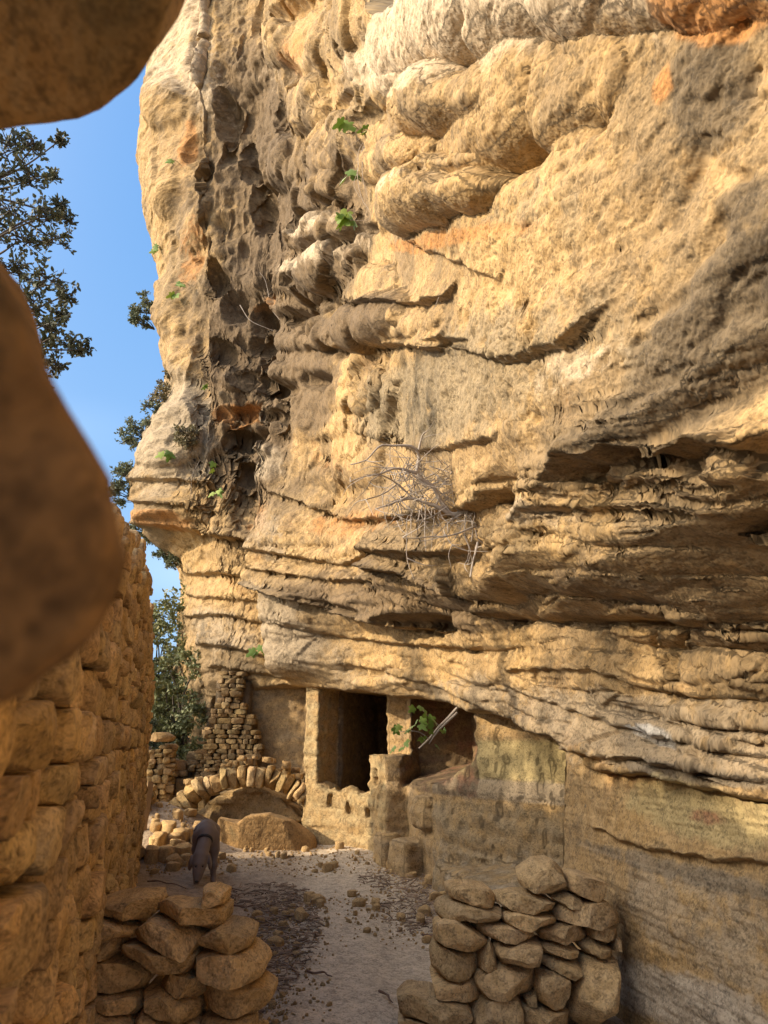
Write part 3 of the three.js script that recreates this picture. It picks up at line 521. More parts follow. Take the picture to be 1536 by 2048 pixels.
// ---------------------------------------------------------------- meshing of solid shapes: surface nets over a distance field (negative inside)
function surfaceNets(f, lo, hi, cell, slack = 0.12) {
  const n = [0, 1, 2].map((k) => Math.ceil((hi[k] - lo[k]) / cell) + 1), [nx, ny, nz] = n, B = 6, grid = new Float32Array(nx * ny * nz);
  const at = (i, j, k) => (k * ny + j) * nx + i, diag = B * cell * 0.87 + slack;
  for (let k0 = 0; k0 < nz; k0 += B) for (let j0 = 0; j0 < ny; j0 += B) for (let i0 = 0; i0 < nx; i0 += B) {
    const c = f(lo[0] + (i0 + B / 2) * cell, lo[1] + (j0 + B / 2) * cell, lo[2] + (k0 + B / 2) * cell, true);
    const skip = Math.abs(c) > diag;
    for (let k = k0; k < Math.min(nz, k0 + B); k++) for (let j = j0; j < Math.min(ny, j0 + B); j++) for (let i = i0; i < Math.min(nx, i0 + B); i++)
      grid[at(i, j, k)] = skip ? c : f(lo[0] + i * cell, lo[1] + j * cell, lo[2] + k * cell, false);
  }
  const id = new Int32Array(nx * ny * nz).fill(-1), pos = [], idx = [];
  for (let k = 0; k < nz - 1; k++) for (let j = 0; j < ny - 1; j++) for (let i = 0; i < nx - 1; i++) {
    let m = 0; const v = [];
    for (let c = 0; c < 8; c++) { const q = grid[at(i + (c & 1), j + ((c >> 1) & 1), k + (c >> 2))]; v.push(q); if (q < 0) m |= 1 << c; }
    if (m === 0 || m === 255) continue;
    let x = 0, y = 0, z = 0, e = 0;
    for (let c = 0; c < 8; c++) for (let b = 1; b < 8; b <<= 1) { const d = c | b; if (d === c) continue; const p = v[c], q = v[d]; if ((p < 0) === (q < 0)) continue; const t = p / (p - q); x += (c & 1) + (b === 1 ? t : 0); y += ((c >> 1) & 1) + (b === 2 ? t : 0); z += (c >> 2) + (b === 4 ? t : 0); e++; }
    id[at(i, j, k)] = pos.length / 3; pos.push(lo[0] + (i + x / e) * cell, lo[1] + (j + y / e) * cell, lo[2] + (k + z / e) * cell);
  }
  const quad = (a, b, c, d, flip) => { if (a < 0 || b < 0 || c < 0 || d < 0) return; if (flip) idx.push(a, c, b, a, d, c); else idx.push(a, b, c, a, c, d); };
  for (let k = 1; k < nz - 1; k++) for (let j = 1; j < ny - 1; j++) for (let i = 1; i < nx - 1; i++) {
    const s = grid[at(i, j, k)] < 0;
    if (s !== grid[at(i + 1, j, k)] < 0) quad(id[at(i, j - 1, k - 1)], id[at(i, j, k - 1)], id[at(i, j, k)], id[at(i, j - 1, k)], !s);
    if (s !== grid[at(i, j + 1, k)] < 0) quad(id[at(i - 1, j, k - 1)], id[at(i - 1, j, k)], id[at(i, j, k)], id[at(i, j, k - 1)], !s);
    if (s !== grid[at(i, j, k + 1)] < 0) quad(id[at(i - 1, j - 1, k)], id[at(i, j - 1, k)], id[at(i, j, k)], id[at(i - 1, j, k)], !s);
  }
  return geom(new Float32Array(pos), new Uint32Array(idx));
}
function polyDist(p, x, y) { // signed distance to a polygon, negative inside
  let d = 1e9, s = 1;
  for (let i = 0, j = p.length - 1; i < p.length; j = i++) {
    const ex = p[j][0] - p[i][0], ey = p[j][1] - p[i][1], wx = x - p[i][0], wy = y - p[i][1], t = clamp((wx * ex + wy * ey) / (ex * ex + ey * ey)), bx = wx - ex * t, by = wy - ey * t;
    d = Math.min(d, bx * bx + by * by);
    const c1 = y >= p[i][1], c2 = y < p[j][1], c3 = ex * wy > ey * wx; if ((c1 && c2 && c3) || (!c1 && !c2 && !c3)) s = -s;
  }
  return s * Math.sqrt(d);
}
const smin = (a, b, k) => { const h = Math.max(k - Math.abs(a - b), 0) / k; return Math.min(a, b) - h * h * k * 0.25; };
const smax = (a, b, k) => -smin(-a, -b, k);
function boxDist(x, y, z, c, h, turn, r) { const ct = Math.cos(turn), st = Math.sin(turn), dx = x - c[0], dz = z - c[2], a = Math.abs(dx * ct - dz * st) - h[0] + r, b = Math.abs(y - c[1]) - h[1] + r, e = Math.abs(dx * st + dz * ct) - h[2] + r; return Math.hypot(Math.max(a, 0), Math.max(b, 0), Math.max(e, 0)) + Math.min(0, Math.max(a, b, e)) - r; }

// ---------------------------------------------------------------- the rock-cut rooms at the cliff's foot (plan given as x, distance ahead)
{
  const MASS = [[1.42, 5.75], [2.15, 6.3], [1.98, 7.3], [0.62, 9.35], [0.40, 10.3], [0.30, 11.0], [0.03, 10.98], [-0.2, 11.35], [-0.95, 11.9], [-1.19, 12.05], [-1.27, 13.0], [-2.75, 13.3], [-2.75, 16], [4, 16], [4, 5.75]];
  const NICHE = [[0.98, 8.80], [0.60, 9.2], [0.2, 10.2], [0.27, 11.02], [0.5, 11.5], [1.25, 11.5], [1.75, 9.6]];
  const ROOM = [[-0.10, 11.62], [-0.72, 12.02], [-0.1, 14.3], [1.5, 13.6], [0.62, 12.3]];
  const MOUTH = [[-0.22, 11.0], [-1.2, 11.5], [-0.72, 12.4], [0.0, 11.9], [0.04, 11.62], [-0.3, 11.3]];
  const ABOVE = [[0.6, 10.6], [-0.6, 10.8], [-0.3, 11.9], [0.04, 11.62], [0.32, 11.45]];
  const SILL = [[-1.25, 12.45], [-1.15, 12.3], [-2.5, 12.55], [-3.3, 12.7], [-3.3, 13.5], [-1.2, 13.2]];
  const BENCH = [[0.52, 9.3], [0.66, 8.3], [0.86, 7.5], [1.05, 6.6], [1.5, 6.1], [2.2, 6.2], [2.2, 7.6], [0.7, 9.6]];
  const sockets = [[-0.80, 0.72, -11.78, .03, .06], [-0.52, 0.64, -11.56, .035, .085], [-0.235, 0.60, -11.36, .03, .07], [-0.14, 1.12, -11.2, .03, .04], [-0.14, 1.0, -11.2, .03, .04], [-1.55, 0.98, -13.05, .09, .10], [0.52, 1.55, -11.35, .12, .12]];
  const f = (x, y, z, coarse) => {
    const d = -z; let r = polyDist(MASS, x, d);
    r = smax(r, -Math.max(polyDist(NICHE, x, d), 1.02 + 0.18 * smooth(9.4, 8.8, d) - y + 0.25 * (x - 0.4)), 0.06);
    r = smax(r, -Math.max(polyDist(ROOM, x, d), 0.35 - y), 0.05);
    r = smax(r, -Math.max(polyDist(MOUTH, x, d), 0.88 + 0.09 * noise(x * 4, 1, z * 4) + 0.03 * noise(x * 13, 1, z * 13) - 0.12 * (x + 0.6) - y), 0.03);
    r = smax(r, -Math.max(polyDist(ABOVE, x, d), 1.36 - y), 0.03);
    // bedrock inside the vault and the shelf along the carved wall
    const rock = 0.90 - 0.55 * Math.pow(Math.abs(x + 2.1), 1.6) + 0.04 * noise(x * 4, 2, 1);
    r = smin(r, smax(polyDist(SILL, x, d) + 0.10 * (y - 0.3), y - rock, 0.1), 0.03);
    r = smin(r, smax(polyDist(BENCH, x, d), y - (0.34 + 0.05 * noise(x * 2, 4, z * 2) - 0.10 * smooth(8.6, 9.2, d)), 0.16), 0.07);
    r = smin(r, boxDist(x, y, z, [0.36, 0.16, -10.25], [0.24, 0.22, 0.24], 0.5, 0.07), 0.03);
    r = smin(r, boxDist(x, y, z, [0.62, 0.72, -9.95], [0.26, 0.20, 0.26], 0.4, 0.09), 0.05);
    r = smin(r, boxDist(x, y, z, [0.78, 0.10, -7.6], [0.20, 0.20, 0.34], -0.3, 0.14), 0.10);
    r = smin(r, boxDist(x, y, z, [0.05, 0.15, -10.75], [0.16, 0.26, 0.2], 0.3, 0.10), 0.08);
    for (const [sx, sy, sz, hw, hh] of sockets) r = Math.max(r, -boxDist(x, y, z, [sx, sy, sz], [hw, hh, 0.11], -0.55, 0.01));
    r = Math.max(r, y - 3.05);
    if (coarse || Math.abs(r) > 0.14) return r;
    const b = y - 0.10 * (d - 9) * 0.4, arch = d > 12.2 && x < -1.15 && y < 1 ? 2.2 : 1, bed = arch * (noise(x * 0.8, b * 9, z * 0.8) * 0.022 + Math.max(0, noise(x * 1.4, b * 23, z * 1.4) - 0.1) * 0.032);
    return r + 0.055 * fbm(x * 2.2, y * 2.2, z * 2.2, 3) + bed + 0.014 * noise(x * 9, y * 9, z * 9) + 0.014 * Math.abs(noise(x * 17, y * 5, z * 17)) + 0.006 * noise(x * 25, y * 25, z * 25);
  };
  const g = surfaceNets(f, [-3.4, -0.25, -15.0], [3.4, 2.95, -5.7], 0.028), p = g.attributes.position.array, n = p.length / 3, col = new Float32Array(n * 3), c = [0, 0, 0];
  for (let k = 0; k < n; k++) {
    const x = p[k * 3], y = p[k * 3 + 1], z = p[k * 3 + 2], d = -z; rockTone(x, y, z, c);
    const gr = 0.5 * noise(x * 4, y * 9, z * 4) + 0.35 * noise(x * 13, y * 13, z * 13) + 0.2 * noise(x * 40, y * 40, z * 40);
    const put = (kind, w, t = 1) => { w = smooth(0.3, 0.75, w + 0.4 * gr) * t; const q = ROCK_KIND[kind]; for (let i = 0; i < 3; i++) c[i] = mix(c[i], q[i] * (1 + 0.22 * gr), w); };
    put('grey', 0.45, 0.6);
    if (d < 9.6 && x > 0.5) { put('yellow', smooth(1.1, 1.2, y) * (1 - smooth(1.5, 1.6, y)), 0.9); put('grey', smooth(0.9, 1.0, y) * (1 - smooth(1.12, 1.2, y)), 0.9); put('lichen', (1 - smooth(0.85, 1.0, y)) * 0.6, 0.7); if (y < 0.5) put('salt', 0.35 + 0.2 * noise(x * 2, y, z * 2), 0.7); }
    if (d > 10.9 && x > -1.25 && x < 0.02 && d < 12.2) put('yellow', 0.5, 0.5);
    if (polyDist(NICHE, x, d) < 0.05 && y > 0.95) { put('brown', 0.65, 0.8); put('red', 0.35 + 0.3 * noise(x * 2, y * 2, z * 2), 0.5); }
    if (d > 12.3 && x > -0.7) put('brown', 0.7, 0.85);  // inside of the room coloured darker, some of its shade painted in
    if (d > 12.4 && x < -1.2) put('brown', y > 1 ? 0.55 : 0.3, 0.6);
    col.set([Math.max(.02, c[0]), Math.max(.018, c[1]), Math.max(.012, c[2])], k * 3);
  }
  g.setAttribute('color', new THREE.BufferAttribute(col, 3));
  { const q = g.attributes.normal.array, uv = new Float32Array(n * 2); for (let k = 0; k < n; k++) { const ax = Math.abs(q[k * 3]), ay = Math.abs(q[k * 3 + 1]), az = Math.abs(q[k * 3 + 2]); uv[k * 2] = (ay > ax && ay > az || az >= ax ? p[k * 3] : p[k * 3 + 2]) / 0.9; uv[k * 2 + 1] = (ay > ax && ay > az ? p[k * 3 + 2] : p[k * 3 + 1]) / 0.9; } withUV(g, uv); }
  part('carved_rooms', g, ROCK_MAT, cliff);
}

// ---------------------------------------------------------------- ground: trodden bedrock with earth at its sides
const wallX = (d) => -0.28 - 0.27 * d; // the corridor face of the long rubble wall
function groundH(x, z) {
  const d = -z; let y = 0.05 * fbm(x * 0.5, 1.5, z * 0.5, 2) - 0.02;
  const near = Math.exp(-Math.pow((d - 8) / 9, 4)) * Math.exp(-Math.pow((x + 1) / 6, 4));
  y += near * (0.025 * fbm(x * 2.2, 3.5, z * 2.2, 3) + 0.006 * fbm(x * 9, 2, z * 9, 2));
  y += 0.14 * smooth(9.6, 12.5, d) * (1 - smooth(13, 16, d));
  y += 0.55 * Math.exp(-Math.pow((x + 3.3) / 0.9, 2) - Math.pow((d - 12.1) / 1.1, 2));            // rubble banked at the far left
  y += 0.11 * smooth(0, 1, 1.2 - Math.hypot((x + 2.55) / 0.75, (d - 8.6) / 1.5)) ;                   // low slab by the wall
  const slab = smooth(-0.10, 0.12, 0.32 - Math.abs(x - (-0.30 - 0.02 * (d - 6))) + 0.14 * noise(x * 1.2, 0, z * 1.2)); y += 0.035 * slab * near;
  y -= 0.25 * smooth(15, 24, d) + 1.2 * smooth(24, 60, d);
  y += 2.5 * smooth(-10, -30, x);
  return y;
}
{
  const ticks = (lo, hi, a, b, step) => { const t = []; for (let v = a; v <= b + 1e-6; v += step) t.push(v); let s = step; for (let v = b; v < hi;) { s *= 1.25; v += s; t.push(v); } s = step; for (let v = a; v > lo;) { s *= 1.25; v -= s; t.unshift(v); } return t; };
  const xs = ticks(-120, 120, -4.2, 2.4, 0.022), ds = ticks(-120, 120, 4.2, 13.2, 0.03), nx = xs.length, nd = ds.length, pos = new Float32Array(nx * nd * 3), col = new Float32Array(nx * nd * 3), idx = [];
  for (let i = 0; i < nx; i++) for (let j = 0; j < nd; j++) {
    const k = i * nd + j, x = xs[i], z = -ds[j], d = ds[j]; pos.set([x, groundH(x, z), z], k * 3);
    const n = fbm(x * 1.7, 0, z * 1.7, 4), g = noise(x * 19, 3, z * 19), q = noise(x * 6, 5, z * 6);
    const path = smooth(-0.15, 0.35, 0.75 - Math.abs(x + 0.1 + 0.1 * (d - 7)) * 1.1 + 0.6 * n);
    let c = mix3([0.42, 0.325, 0.23], [0.60, 0.49, 0.36], path); c = mix3(c, [0.48, 0.385, 0.285], smooth(0.0, 0.5, n + 0.3 * q) * 0.6);
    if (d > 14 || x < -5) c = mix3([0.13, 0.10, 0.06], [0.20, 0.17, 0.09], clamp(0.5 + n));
    const f = 1 + 0.14 * g + 0.16 * q; col.set(c.map((v) => v * f), k * 3);
  }
  for (let i = 0; i < nx - 1; i++) for (let j = 0; j < nd - 1; j++) { const k = i * nd + j; idx.push(k, k + nd, k + 1, k + 1, k + nd, k + nd + 1); }
  const g = geom(pos, new Uint32Array(idx), col); if (g.attributes.normal.array[1] < 0) { g.index.array.forEach((v, q, a) => { if (q % 3 === 1) { const t = a[q]; a[q] = a[q + 1]; a[q + 1] = t; } }); g.computeVertexNormals(); }
  { const p = g.attributes.position.array, uv = new Float32Array(p.length / 3 * 2); for (let k = 0; k < uv.length / 2; k++) { uv[k * 2] = p[k * 3] / 0.9; uv[k * 2 + 1] = p[k * 3 + 2] / 0.9; } withUV(g, uv); }
  solo('ground', g, ROCK_MAT, null, null, null, 'structure');
}

// traced outlines of the stones in the two dry-stone piles: x, height in millimetres, in the plane of each wall
const LEFT_PILE = [
  [[-1320,846],[-1231,870],[-1109,882],[-1022,890],[-1003,854],[-1025,814],[-1065,779],[-1144,791],[-1241,799],[-1312,810]],
  [[-813,914],[-761,918],[-716,894],[-717,846],[-765,838],[-814,854]],
  [[-1002,858],[-933,866],[-835,846],[-765,838],[-712,838],[-717,767],[-750,740],[-838,767],[-927,791],[-1011,806]],
  [[-1097,744],[-1023,795],[-926,783],[-801,728],[-815,682],[-848,655],[-935,670],[-1013,682],[-1076,705]],
  [[-801,721],[-717,767],[-629,744],[-576,721],[-591,682],[-659,663],[-763,674],[-815,682]],
  [[-1316,767],[-1257,791],[-1152,775],[-1106,752],[-1103,721],[-1181,721],[-1293,721]],
  [[-1324,682],[-1293,721],[-1156,728],[-1150,674],[-1206,628],[-1311,644]],
  [[-1144,697],[-1075,697],[-1004,674],[-818,667],[-820,621],[-860,583],[-945,583],[-1051,621],[-1140,651]],
  [[-813,651],[-745,667],[-590,667],[-532,621],[-522,583],[-568,552],[-696,552],[-808,575]],
  [[-1323,560],[-1298,605],[-1206,628],[-1102,621],[-1027,590],[-1019,552],[-1059,515],[-1159,496],[-1287,507]],
  [[-967,537],[-937,583],[-859,579],[-781,560],[-778,507],[-818,477],[-904,492],[-956,507]],
  [[-786,500],[-772,545],[-670,549],[-541,537],[-485,500],[-496,463],[-561,418],[-688,418],[-765,440]],
  [[-1034,522],[-966,522],[-801,470],[-793,418],[-855,407],[-967,433],[-1020,463]],
  [[-1277,492],[-1159,500],[-1057,496],[-1040,448],[-1075,418],[-1186,433],[-1265,455]],
  [[-1339,440],[-1282,463],[-1186,429],[-1075,411],[-1062,367],[-1312,352]],
  [[-1058,411],[-1019,451],[-898,411],[-796,396],[-787,331],[-1042,331]],
  [[-780,411],[-662,415],[-561,418],[-549,331],[-775,331]],
  [[-1311,345],[-1180,367],[-1062,360],[-1061,266],[-1286,266]],
  [[-1041,323],[-892,331],[-837,266],[-1027,258]],
  [[-824,323],[-682,327],[-532,323],[-511,244],[-819,251]],
  [[-1285,258],[-1052,258],[-1061,173],[-1275,173]],
  [[-1035,251],[-836,255],[-797,173],[-1028,169]],
  [[-802,241],[-495,241],[-475,166],[-788,166]],
  [[-1291,166],[-994,166],[-986,68],[-1280,68]],
  [[-978,162],[-722,162],[-716,68],[-970,68]],
  [[-705,159],[-466,159],[-463,68],[-700,68]]
];
const RIGHT_PILE = [
  [[802,778],[915,850],[1009,861],[1060,807],[1076,708],[982,680],[890,694],[815,729]],
  [[1088,764],[1105,795],[1205,778],[1310,743],[1297,680],[1241,645],[1136,680],[1084,708]],
  [[376,722],[522,725],[629,701],[658,666],[649,624],[580,617],[488,631],[382,666]],
  [[659,687],[767,697],[905,677],[988,645],[976,590],[854,590],[732,603],[658,645]],
  [[966,673],[1075,694],[1157,659],[1139,624],[1055,624]],
  [[311,596],[351,638],[519,631],[679,610],[669,548],[607,530],[486,548],[318,562]],
  [[686,583],[763,603],[884,583],[998,569],[988,528],[850,504],[759,514],[691,541]],
  [[985,610],[1133,645],[1287,652],[1352,596],[1353,528],[1246,517],[1065,539],[990,555]],
  [[295,541],[410,555],[515,500],[589,459],[595,419],[511,385],[406,405],[293,446]],
  [[516,530],[668,534],[850,514],[862,459],[755,446],[620,459],[530,493]],
  [[872,500],[1004,534],[1125,528],[1167,473],[1149,439],[1027,432],[907,452]],
  [[1177,514],[1277,525],[1359,507],[1348,459],[1269,421],[1181,459]],
  [[634,432],[755,446],[891,439],[893,338],[810,324],[675,335],[639,378]],
  [[906,425],[1027,432],[1116,398],[1105,351],[1023,358],[919,385]],
  [[1118,432],[1195,452],[1312,398],[1308,351],[1233,349],[1145,385]],
  [[269,378],[300,425],[406,392],[541,371],[531,298],[477,264],[342,258],[276,311]],
  [[541,378],[604,452],[640,392],[641,324],[583,298],[539,318]],
  [[902,365],[1022,351],[1111,338],[1109,298],[1062,268],[959,298],[893,331]],
  [[515,284],[630,331],[810,327],[856,298],[848,192],[742,168],[564,172],[514,231]],
  [[268,278],[327,255],[507,255],[549,192],[541,153],[444,146],[296,166]],
  [[861,298],[959,298],[1046,264],[1049,192],[1007,120],[932,111],[860,153],[849,218]],
  [[1144,365],[1233,351],[1323,351],[1326,298],[1276,139],[1208,36],[1089,23],[1025,49],[1053,139],[1092,271]],
  [[80,166],[132,185],[281,172],[458,139],[487,100],[471,55],[279,49],[101,74]],
  [[87,55],[278,46],[478,49],[483,-41],[86,-41]],
  [[487,113],[549,166],[742,172],[777,113],[772,23],[703,-41],[497,-41]],
  [[777,126],[873,113],[1028,107],[1015,23],[941,10],[780,36]],
  [[1249,87],[1294,179],[1315,166],[1302,94]],
  [[787,166],[863,192],[859,126],[800,126]],
  [[1325,459],[1360,459],[1349,385],[1319,385]],
  [[779,23],[1015,10],[995,-67],[790,-67]]
];

// ---------------------------------------------------------------- stones: a closed lump with a given outline, worn faces and chipped corners
function stone(poly, mid, half, seed, nt = 18, nf = 4, o = {}) { // poly in (u, v); mid, half: place and half depth across the wall. Returns {pos, idx, uv}, pos in (u, v, w)
  const r = rng(seed), { corner = 0.22, rough = 0.10, cuts = 4, grow = 1, fine = nt > 18 } = o;
  let cu = 0, cv = 0, A = 0; for (let i = 0, j = poly.length - 1; i < poly.length; j = i++) { const c = poly[j][0] * poly[i][1] - poly[i][0] * poly[j][1]; A += c; cu += (poly[j][0] + poly[i][0]) * c; cv += (poly[j][1] + poly[i][1]) * c; } cu /= 3 * A; cv /= 3 * A;
  const rad = []; let size = 0;
  for (let a = 0; a < nt; a++) { const th = a / nt * Math.PI * 2, dx = Math.cos(th), dy = Math.sin(th); let t = 0; for (let i = 0, j = poly.length - 1; i < poly.length; j = i++) { const ax = poly[j][0] - cu, ay = poly[j][1] - cv, bx = poly[i][0] - poly[j][0], by = poly[i][1] - poly[j][1], den = dx * by - dy * bx; if (Math.abs(den) < 1e-9) continue; const s = (ax * by - ay * bx) / den, q = (ax * dy - ay * dx) / den; if (s > 0 && q >= -1e-6 && q <= 1 + 1e-6) t = Math.max(t, s); } rad.push(t * grow); size += t / nt; }
  // rings from the front face over the worn edge and sides to the back
  const ring = [[0, 1]], c = corner, cw = Math.min(0.5, c * size / half); for (let k = 1; k <= nf; k++) ring.push([(1 - c) * k / nf, 1 - 0.03 * (k / nf) ** 2]);
  for (const t of nf > 3 ? [30, 60, 85] : [50]) ring.push([1 - c + c * Math.sin(t * Math.PI / 180), 1 - cw + cw * Math.cos(t * Math.PI / 180) - 0.03]);
  const ns = nf > 3 ? 3 : 1; for (let k = 0; k <= ns; k++) ring.push([1, mix(1 - cw - 0.05, -1 + cw, k / ns)]); ring.push([1 - c * 0.6, -0.97], [0, -1]);
  const pos = [], idx = [], uv = [], planes = []; for (let i = 0; i < cuts; i++) { const z = (r() < 0.85 ? 1 : -1) * (0.62 + 0.36 * r()), a = r() * 6.283, q = Math.sqrt(1 - z * z); planes.push([Math.cos(a) * q, Math.sin(a) * q, z, 0.66 + 0.26 * r()]); }
  const ox = r() * 90, oy = r() * 90, rows = [], np = ring.length - 1, arc = new Float32Array(nt);
  for (let p = 0; p <= np; p++) {
    const [R, W] = ring[p], row = [], one = p === 0 || p === np;
    for (let a = 0; a < (one ? 1 : nt); a++) {
      const th = a / nt * Math.PI * 2; let x = Math.cos(th) * rad[a] * R, y = Math.sin(th) * rad[a] * R, w = W * half;
      for (const [nx, ny, nz, d] of planes) { const e = nx * x + ny * y + nz * w, lim = d * (Math.hypot(nx, ny) * size + Math.abs(nz) * half); if (e > lim) { const m = (e - lim) * 0.97; x -= nx * m; y -= ny * m; w -= nz * m; } }
      const n = fbm(x / size * 1.1 + ox, y / size * 1.1 + oy, w / size * 1.1, 3), f = 1 + rough * n * 1.5, b = fine ? rough * size * (0.35 * noise(x / size * 4.3 + ox, y / size * 4.3, w / size * 4.3 + oy) + 0.22 * noise(x / size * 9 + ox, y / size * 9, w / size * 9 + oy)) : 0;
      if (p) { const q = ring[p - 1]; arc[a] += Math.hypot((R - q[0]) * rad[a], (W - q[1]) * half); }
      row.push(pos.length / 3); pos.push(cu + x * f + b * Math.cos(th) * R, cv + y * f + b * Math.sin(th) * R, mid + w * f + b * W + rough * size * 0.5 * noise(x / size * 2.2, y / size * 2.2 + ox, 4)); uv.push(ox + Math.cos(th) * arc[a], oy + Math.sin(th) * arc[a]);
    }
    rows.push(row);
  }
  for (let p = 0; p < np; p++) for (let a = 0; a < nt; a++) { const A0 = rows[p], B0 = rows[p + 1], a0 = A0[a % A0.length], a1 = A0[(a + 1) % A0.length], b0 = B0[a % B0.length], b1 = B0[(a + 1) % B0.length]; if (A0.length > 1) idx.push(a0, b0, a1); if (B0.length > 1) idx.push(a1, b0, b1); }
  return { pos, idx, uv };
}
function tone3(r, v, moss) { const k = v * (0.74 + 0.46 * r()), h = (r() - 0.5) * 0.10; return [k * (1 + h), k, k * (1 - h) * (0.9 + 0.2 * r()), moss]; } // light or dark stone, a little warmer or greyer
function place(st, F, tint, base) { // into the world: F = {o, u, n}, heights stay; colours from the rock with this stone's own tint
  const n = st.pos.length / 3, P = new Float32Array(n * 3), C = new Float32Array(n * 3), U = new Float32Array(n * 2), c = [0, 0, 0];
  for (let k = 0; k < n; k++) {
    const [u, v, w] = [st.pos[k * 3], st.pos[k * 3 + 1], st.pos[k * 3 + 2]], x = F.o[0] + F.u[0] * u + F.n[0] * w, y = F.o[1] + (F.v ? F.v[1] * v + F.n[1] * w : v), z = F.o[2] + F.u[2] * u + F.n[2] * w + (F.v ? F.v[2] * v : 0);
    rockTone(x * 1.7, y * 1.7, z * 1.7, c); const g = noise(x * 31, y * 31, z * 31), m = smooth(0.15, 0.55, fbm(x * 3.1, y * 3.1, z * 3.1 + 40, 3) + (tint[3] || 0));
    for (let q = 0; q < 3; q++) C[k * 3 + q] = Math.max(0.015, mix(c[q] * tint[q] * (1 + 0.12 * g), [0.115, 0.10, 0.05][q], m * 0.55));
    P.set([x - base[0], y - base[1], z - base[2]], k * 3); U[k * 2] = st.uv[k * 2] / 0.9; U[k * 2 + 1] = st.uv[k * 2 + 1] / 0.9;
  }
  return withUV(geom(P, st.idx, C), U);
}
function cells(inside, u0, u1, v0, v1, du, dv, jit, seed, course = false, drop = 0) { // irregular cells that fill a face
  const r = rng(seed), nu = Math.ceil((u1 - u0) / du), nv = Math.ceil((v1 - v0) / dv), pts = [], out = [];
  for (let j = -1; j <= nv; j++) for (let i = -1; i <= nu; i++) pts.push([u0 + (i + 0.5 + (j & 1) * 0.5 + (r() - 0.5) * jit) * du, v0 + (j + 0.5 + (r() - 0.5) * jit * (course ? 0.25 : 1)) * dv]);
  const W = nu + 2; if (drop) for (let k = 0; k < pts.length; k++) if (r() < drop) pts[k] = null;
  for (let j = 1; j <= nv; j++) for (let i = 0; i < W; i++) {
    const k = j * W + i, c = pts[k]; if (!c || !inside(c[0], c[1])) continue;
    let poly = [[c[0] - du * 1.15, c[1] - dv * 1.15], [c[0] + du * 1.15, c[1] - dv * 1.15], [c[0] + du * 1.15, c[1] + dv * 1.15], [c[0] - du * 1.15, c[1] + dv * 1.15]];
    for (let b = -2; b <= 2; b++) for (let a = -2; a <= 2; a++) {
      if (!a && !b) continue; const q = pts[(j + b) * W + i + a]; if (!q || i + a < 0 || i + a >= W) continue;
      const nx = q[0] - c[0], sy = course ? 1.9 : 1, ny = (q[1] - c[1]) * sy, lim = (nx * nx + ny * ny) / 2, next = [];
      for (let m = 0; m < poly.length; m++) { const A = poly[m], B = poly[(m + 1) % poly.length], da = (A[0] - c[0]) * nx + (A[1] - c[1]) * sy * ny - lim, db = (B[0] - c[0]) * nx + (B[1] - c[1]) * sy * ny - lim; if (da <= 0) next.push(A); if ((da < 0) !== (db < 0)) { const t = da / (da - db); next.push([A[0] + (B[0] - A[0]) * t, A[1] + (B[1] - A[1]) * t]); } }
      poly = next; if (poly.length < 3) break;
    }
    if (poly.length >= 3) out.push({ c, poly });
  }
  return out;
}
function courses(inside, u0, u1, v0, v1, hLo, hHi, wLo, wHi, jit, seed) { // stones laid in uneven courses, their corners a little off square
  const r = rng(seed), out = [], lift = (u) => 0.03 * noise(u * 1.3, seed, 2); let v = v0;
  while (v < v1) {
    const h = mix(hLo, hHi, r()); let u = u0 - r() * wHi;
    while (u < u1) { const w = mix(wLo, wHi, r() * r() + 0.15 * r()), j = () => (r() - 0.5) * 2 * jit, two = r() < 0.14 && h > (hLo + hHi) / 2, put = (a, b) => { const c = [u + w / 2, (a + b) / 2]; if (inside(c[0], c[1] + lift(c[0]))) out.push({ c: [c[0], c[1] + lift(c[0])], poly: [[u + j(), a + j() + lift(u)], [u + w * 0.5, a + j() * 0.8 + lift(u)], [u + w + j(), a + j() + lift(u + w)], [u + w + j(), b + j() + lift(u + w)], [u + w * (0.3 + 0.4 * r()), b + j() * 0.8 + lift(u)], [u + j(), b + j() + lift(u)]] }); }; if (two) { put(v, v + h * 0.5); put(v + h * 0.5, v + h); } else put(v, v + h); u += w; }
    v += h;
  }
  return out;
}
